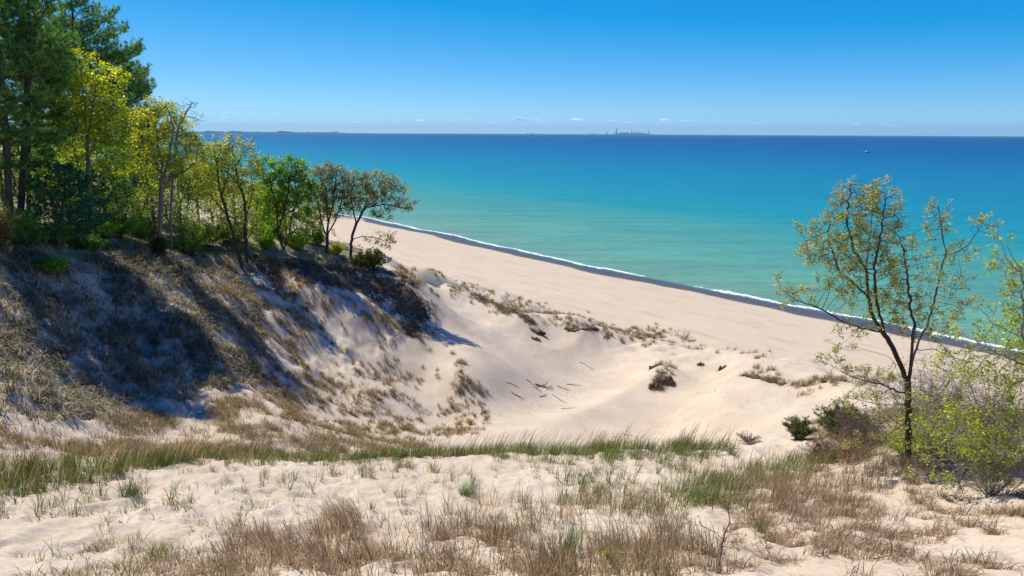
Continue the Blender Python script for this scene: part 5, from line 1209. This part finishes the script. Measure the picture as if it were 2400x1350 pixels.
# ------------------------------------------------------------------ little fair-weather clouds low over the horizon
mc, ntc, outc = mat('cloud_white'); gc = NT(ntc)
dc = gc.n('BsdfDiffuse'); dc.inputs[0].default_value = (.85, .82, .86, 1); tc_ = gc.n('BsdfTranslucent'); tc_.inputs[0].default_value = (.85, .85, .9, 1); tp = gc.n('BsdfTransparent')
m1 = gc.n('AddShader'); gc.l(dc.outputs[0], m1.inputs[0]); gc.l(tc_.outputs[0], m1.inputs[1])
m2 = gc.n('MixShader'); lw = gc.n('LayerWeight'); lw.inputs[0].default_value = .35; gc.l(gc.mapr(lw.outputs['Facing'], .15, .95, .80, .97), m2.inputs[0]); gc.l(m1.outputs[0], m2.inputs[1]); gc.l(tp.outputs[0], m2.inputs[2]); gc.l(m2.outputs[0], outc.inputs[0])
DC = 60000.
def cloud(px, py, wp, hp, seed, label=None):
    rs = np.random.default_rng(seed); wp = wp*(1 if label else rs.uniform(.5, 1.3)); hp = hp*(1.2 if label else rs.uniform(.5, 1.1)); k = DC/F; u, v = uv(px, py); kk = DC/(cT-v*sT); c = np.array([u*kk, DC, H-kk*(sT+v*cT)])
    V = []; Fs = []
    nb = max(3, int(wp/4))
    for b in range(nb):
        f = (b+.5)/nb*2-1; cx = f*wp*.42*k; rx = wp*k*rs.uniform(.12, .3); rz = hp*k*.5*(1-.75*f*f)*rs.uniform(.6, 1.1)+3; nu, nv = 14, 8; o0 = len(V)
        for j in range(nv+1):
            for i in range(nu):
                th = math.pi*j/nv; ph = 2*math.pi*i/nu; zz = math.cos(th)*rz; zz = zz if zz > 0 else zz*.3
                V.append([cx+math.sin(th)*math.cos(ph)*rx, math.sin(th)*math.sin(ph)*rx*.8+rs.normal(0, 1), zz*(1+rs.normal(0, .12))])
        for j in range(nv):
            for i in range(nu): Fs.append([o0+j*nu+i, o0+(j+1)*nu+i, o0+(j+1)*nu+(i+1) % nu, o0+j*nu+(i+1) % nu])
    o = mesh_np('cloud', np.array(V), np.array(Fs), np.full(len(Fs), 4), mc, smooth=True); o.location = tuple(c)
    tag(o, label or 'small faint fair-weather cloud low over the lake horizon', 'cloud', None if label else 'faint clouds along the horizon')
cl_list = [(528,276,20,4),(518,281,18,5),(575,281,14,4),(617,280,14,4),(660,283,26,5),(697,285,20,4),(774,281,26,6),(740,286,12,3),(835,286,28,6),(880,283,20,4),(900,290,16,4),(930,277,14,3),(930,286,24,5),(960,291,16,3),(985,283,30,7),(1010,289,18,4),(1040,284,18,5),(1075,284,26,6),(1100,280,14,4),(1110,291,18,3),(1160,288,26,4),(1218,281,44,6),(1258,282,20,6),(1285,288,30,4),(1305,280,14,4),(1352,281,30,9),(1372,283,34,5),(1430,284,24,4),(1473,287,30,5),(1500,290,28,3),(1558,282,22,8),(1570,288,36,4),(1610,284,34,6),(1640,288,16,5),(1684,286,24,6),(1712,284,14,5),(1732,285,12,4),(1768,290,24,5),(1785,287,18,3),(2008,290,14,5),(2005,296,26,4),(2080,292,22,5),(2090,297,26,4),(2142,291,18,5),(2190,297,14,3),(2290,299,20,3)]
LBL = {9: None}
for i, c_ in enumerate(cl_list):
    lab = None
    if c_[0] == 1352: lab = 'biggest puffy white cloud low over the horizon left of the skyline'
    if c_[0] == 1558: lab = 'bright white puff of cloud just right of the skyline'
    if c_[0] == 1218: lab = 'longest flat white cloud over the middle of the horizon'
    cloud(*c_, 400+i, lab)

# ------------------------------------------------------------------ air
mh, nth, outh = mat('haze_air'); pv = nth.nodes.new('ShaderNodeVolumePrincipled'); pv.inputs['Density'].default_value = 1.8e-5; pv.inputs['Color'].default_value = (.42, .76, 1, 1); pv.inputs['Anisotropy'].default_value = .1
nth.links.new(pv.outputs[0], outh.inputs['Volume'])
V, Fs = boxes([(-71500, 71500, -71500, 71500, -60, 760, 1)]); hz = mesh_np('haze', V, Fs, np.full(len(Fs), 4), mh); tag(hz, 'thin blue air over the lake', kind='stuff')
print('total', time.time()-T0, 'objects', len(bpy.data.objects), 'faces', sum(len(o.data.polygons) for o in C.objects if o.type == 'MESH'))
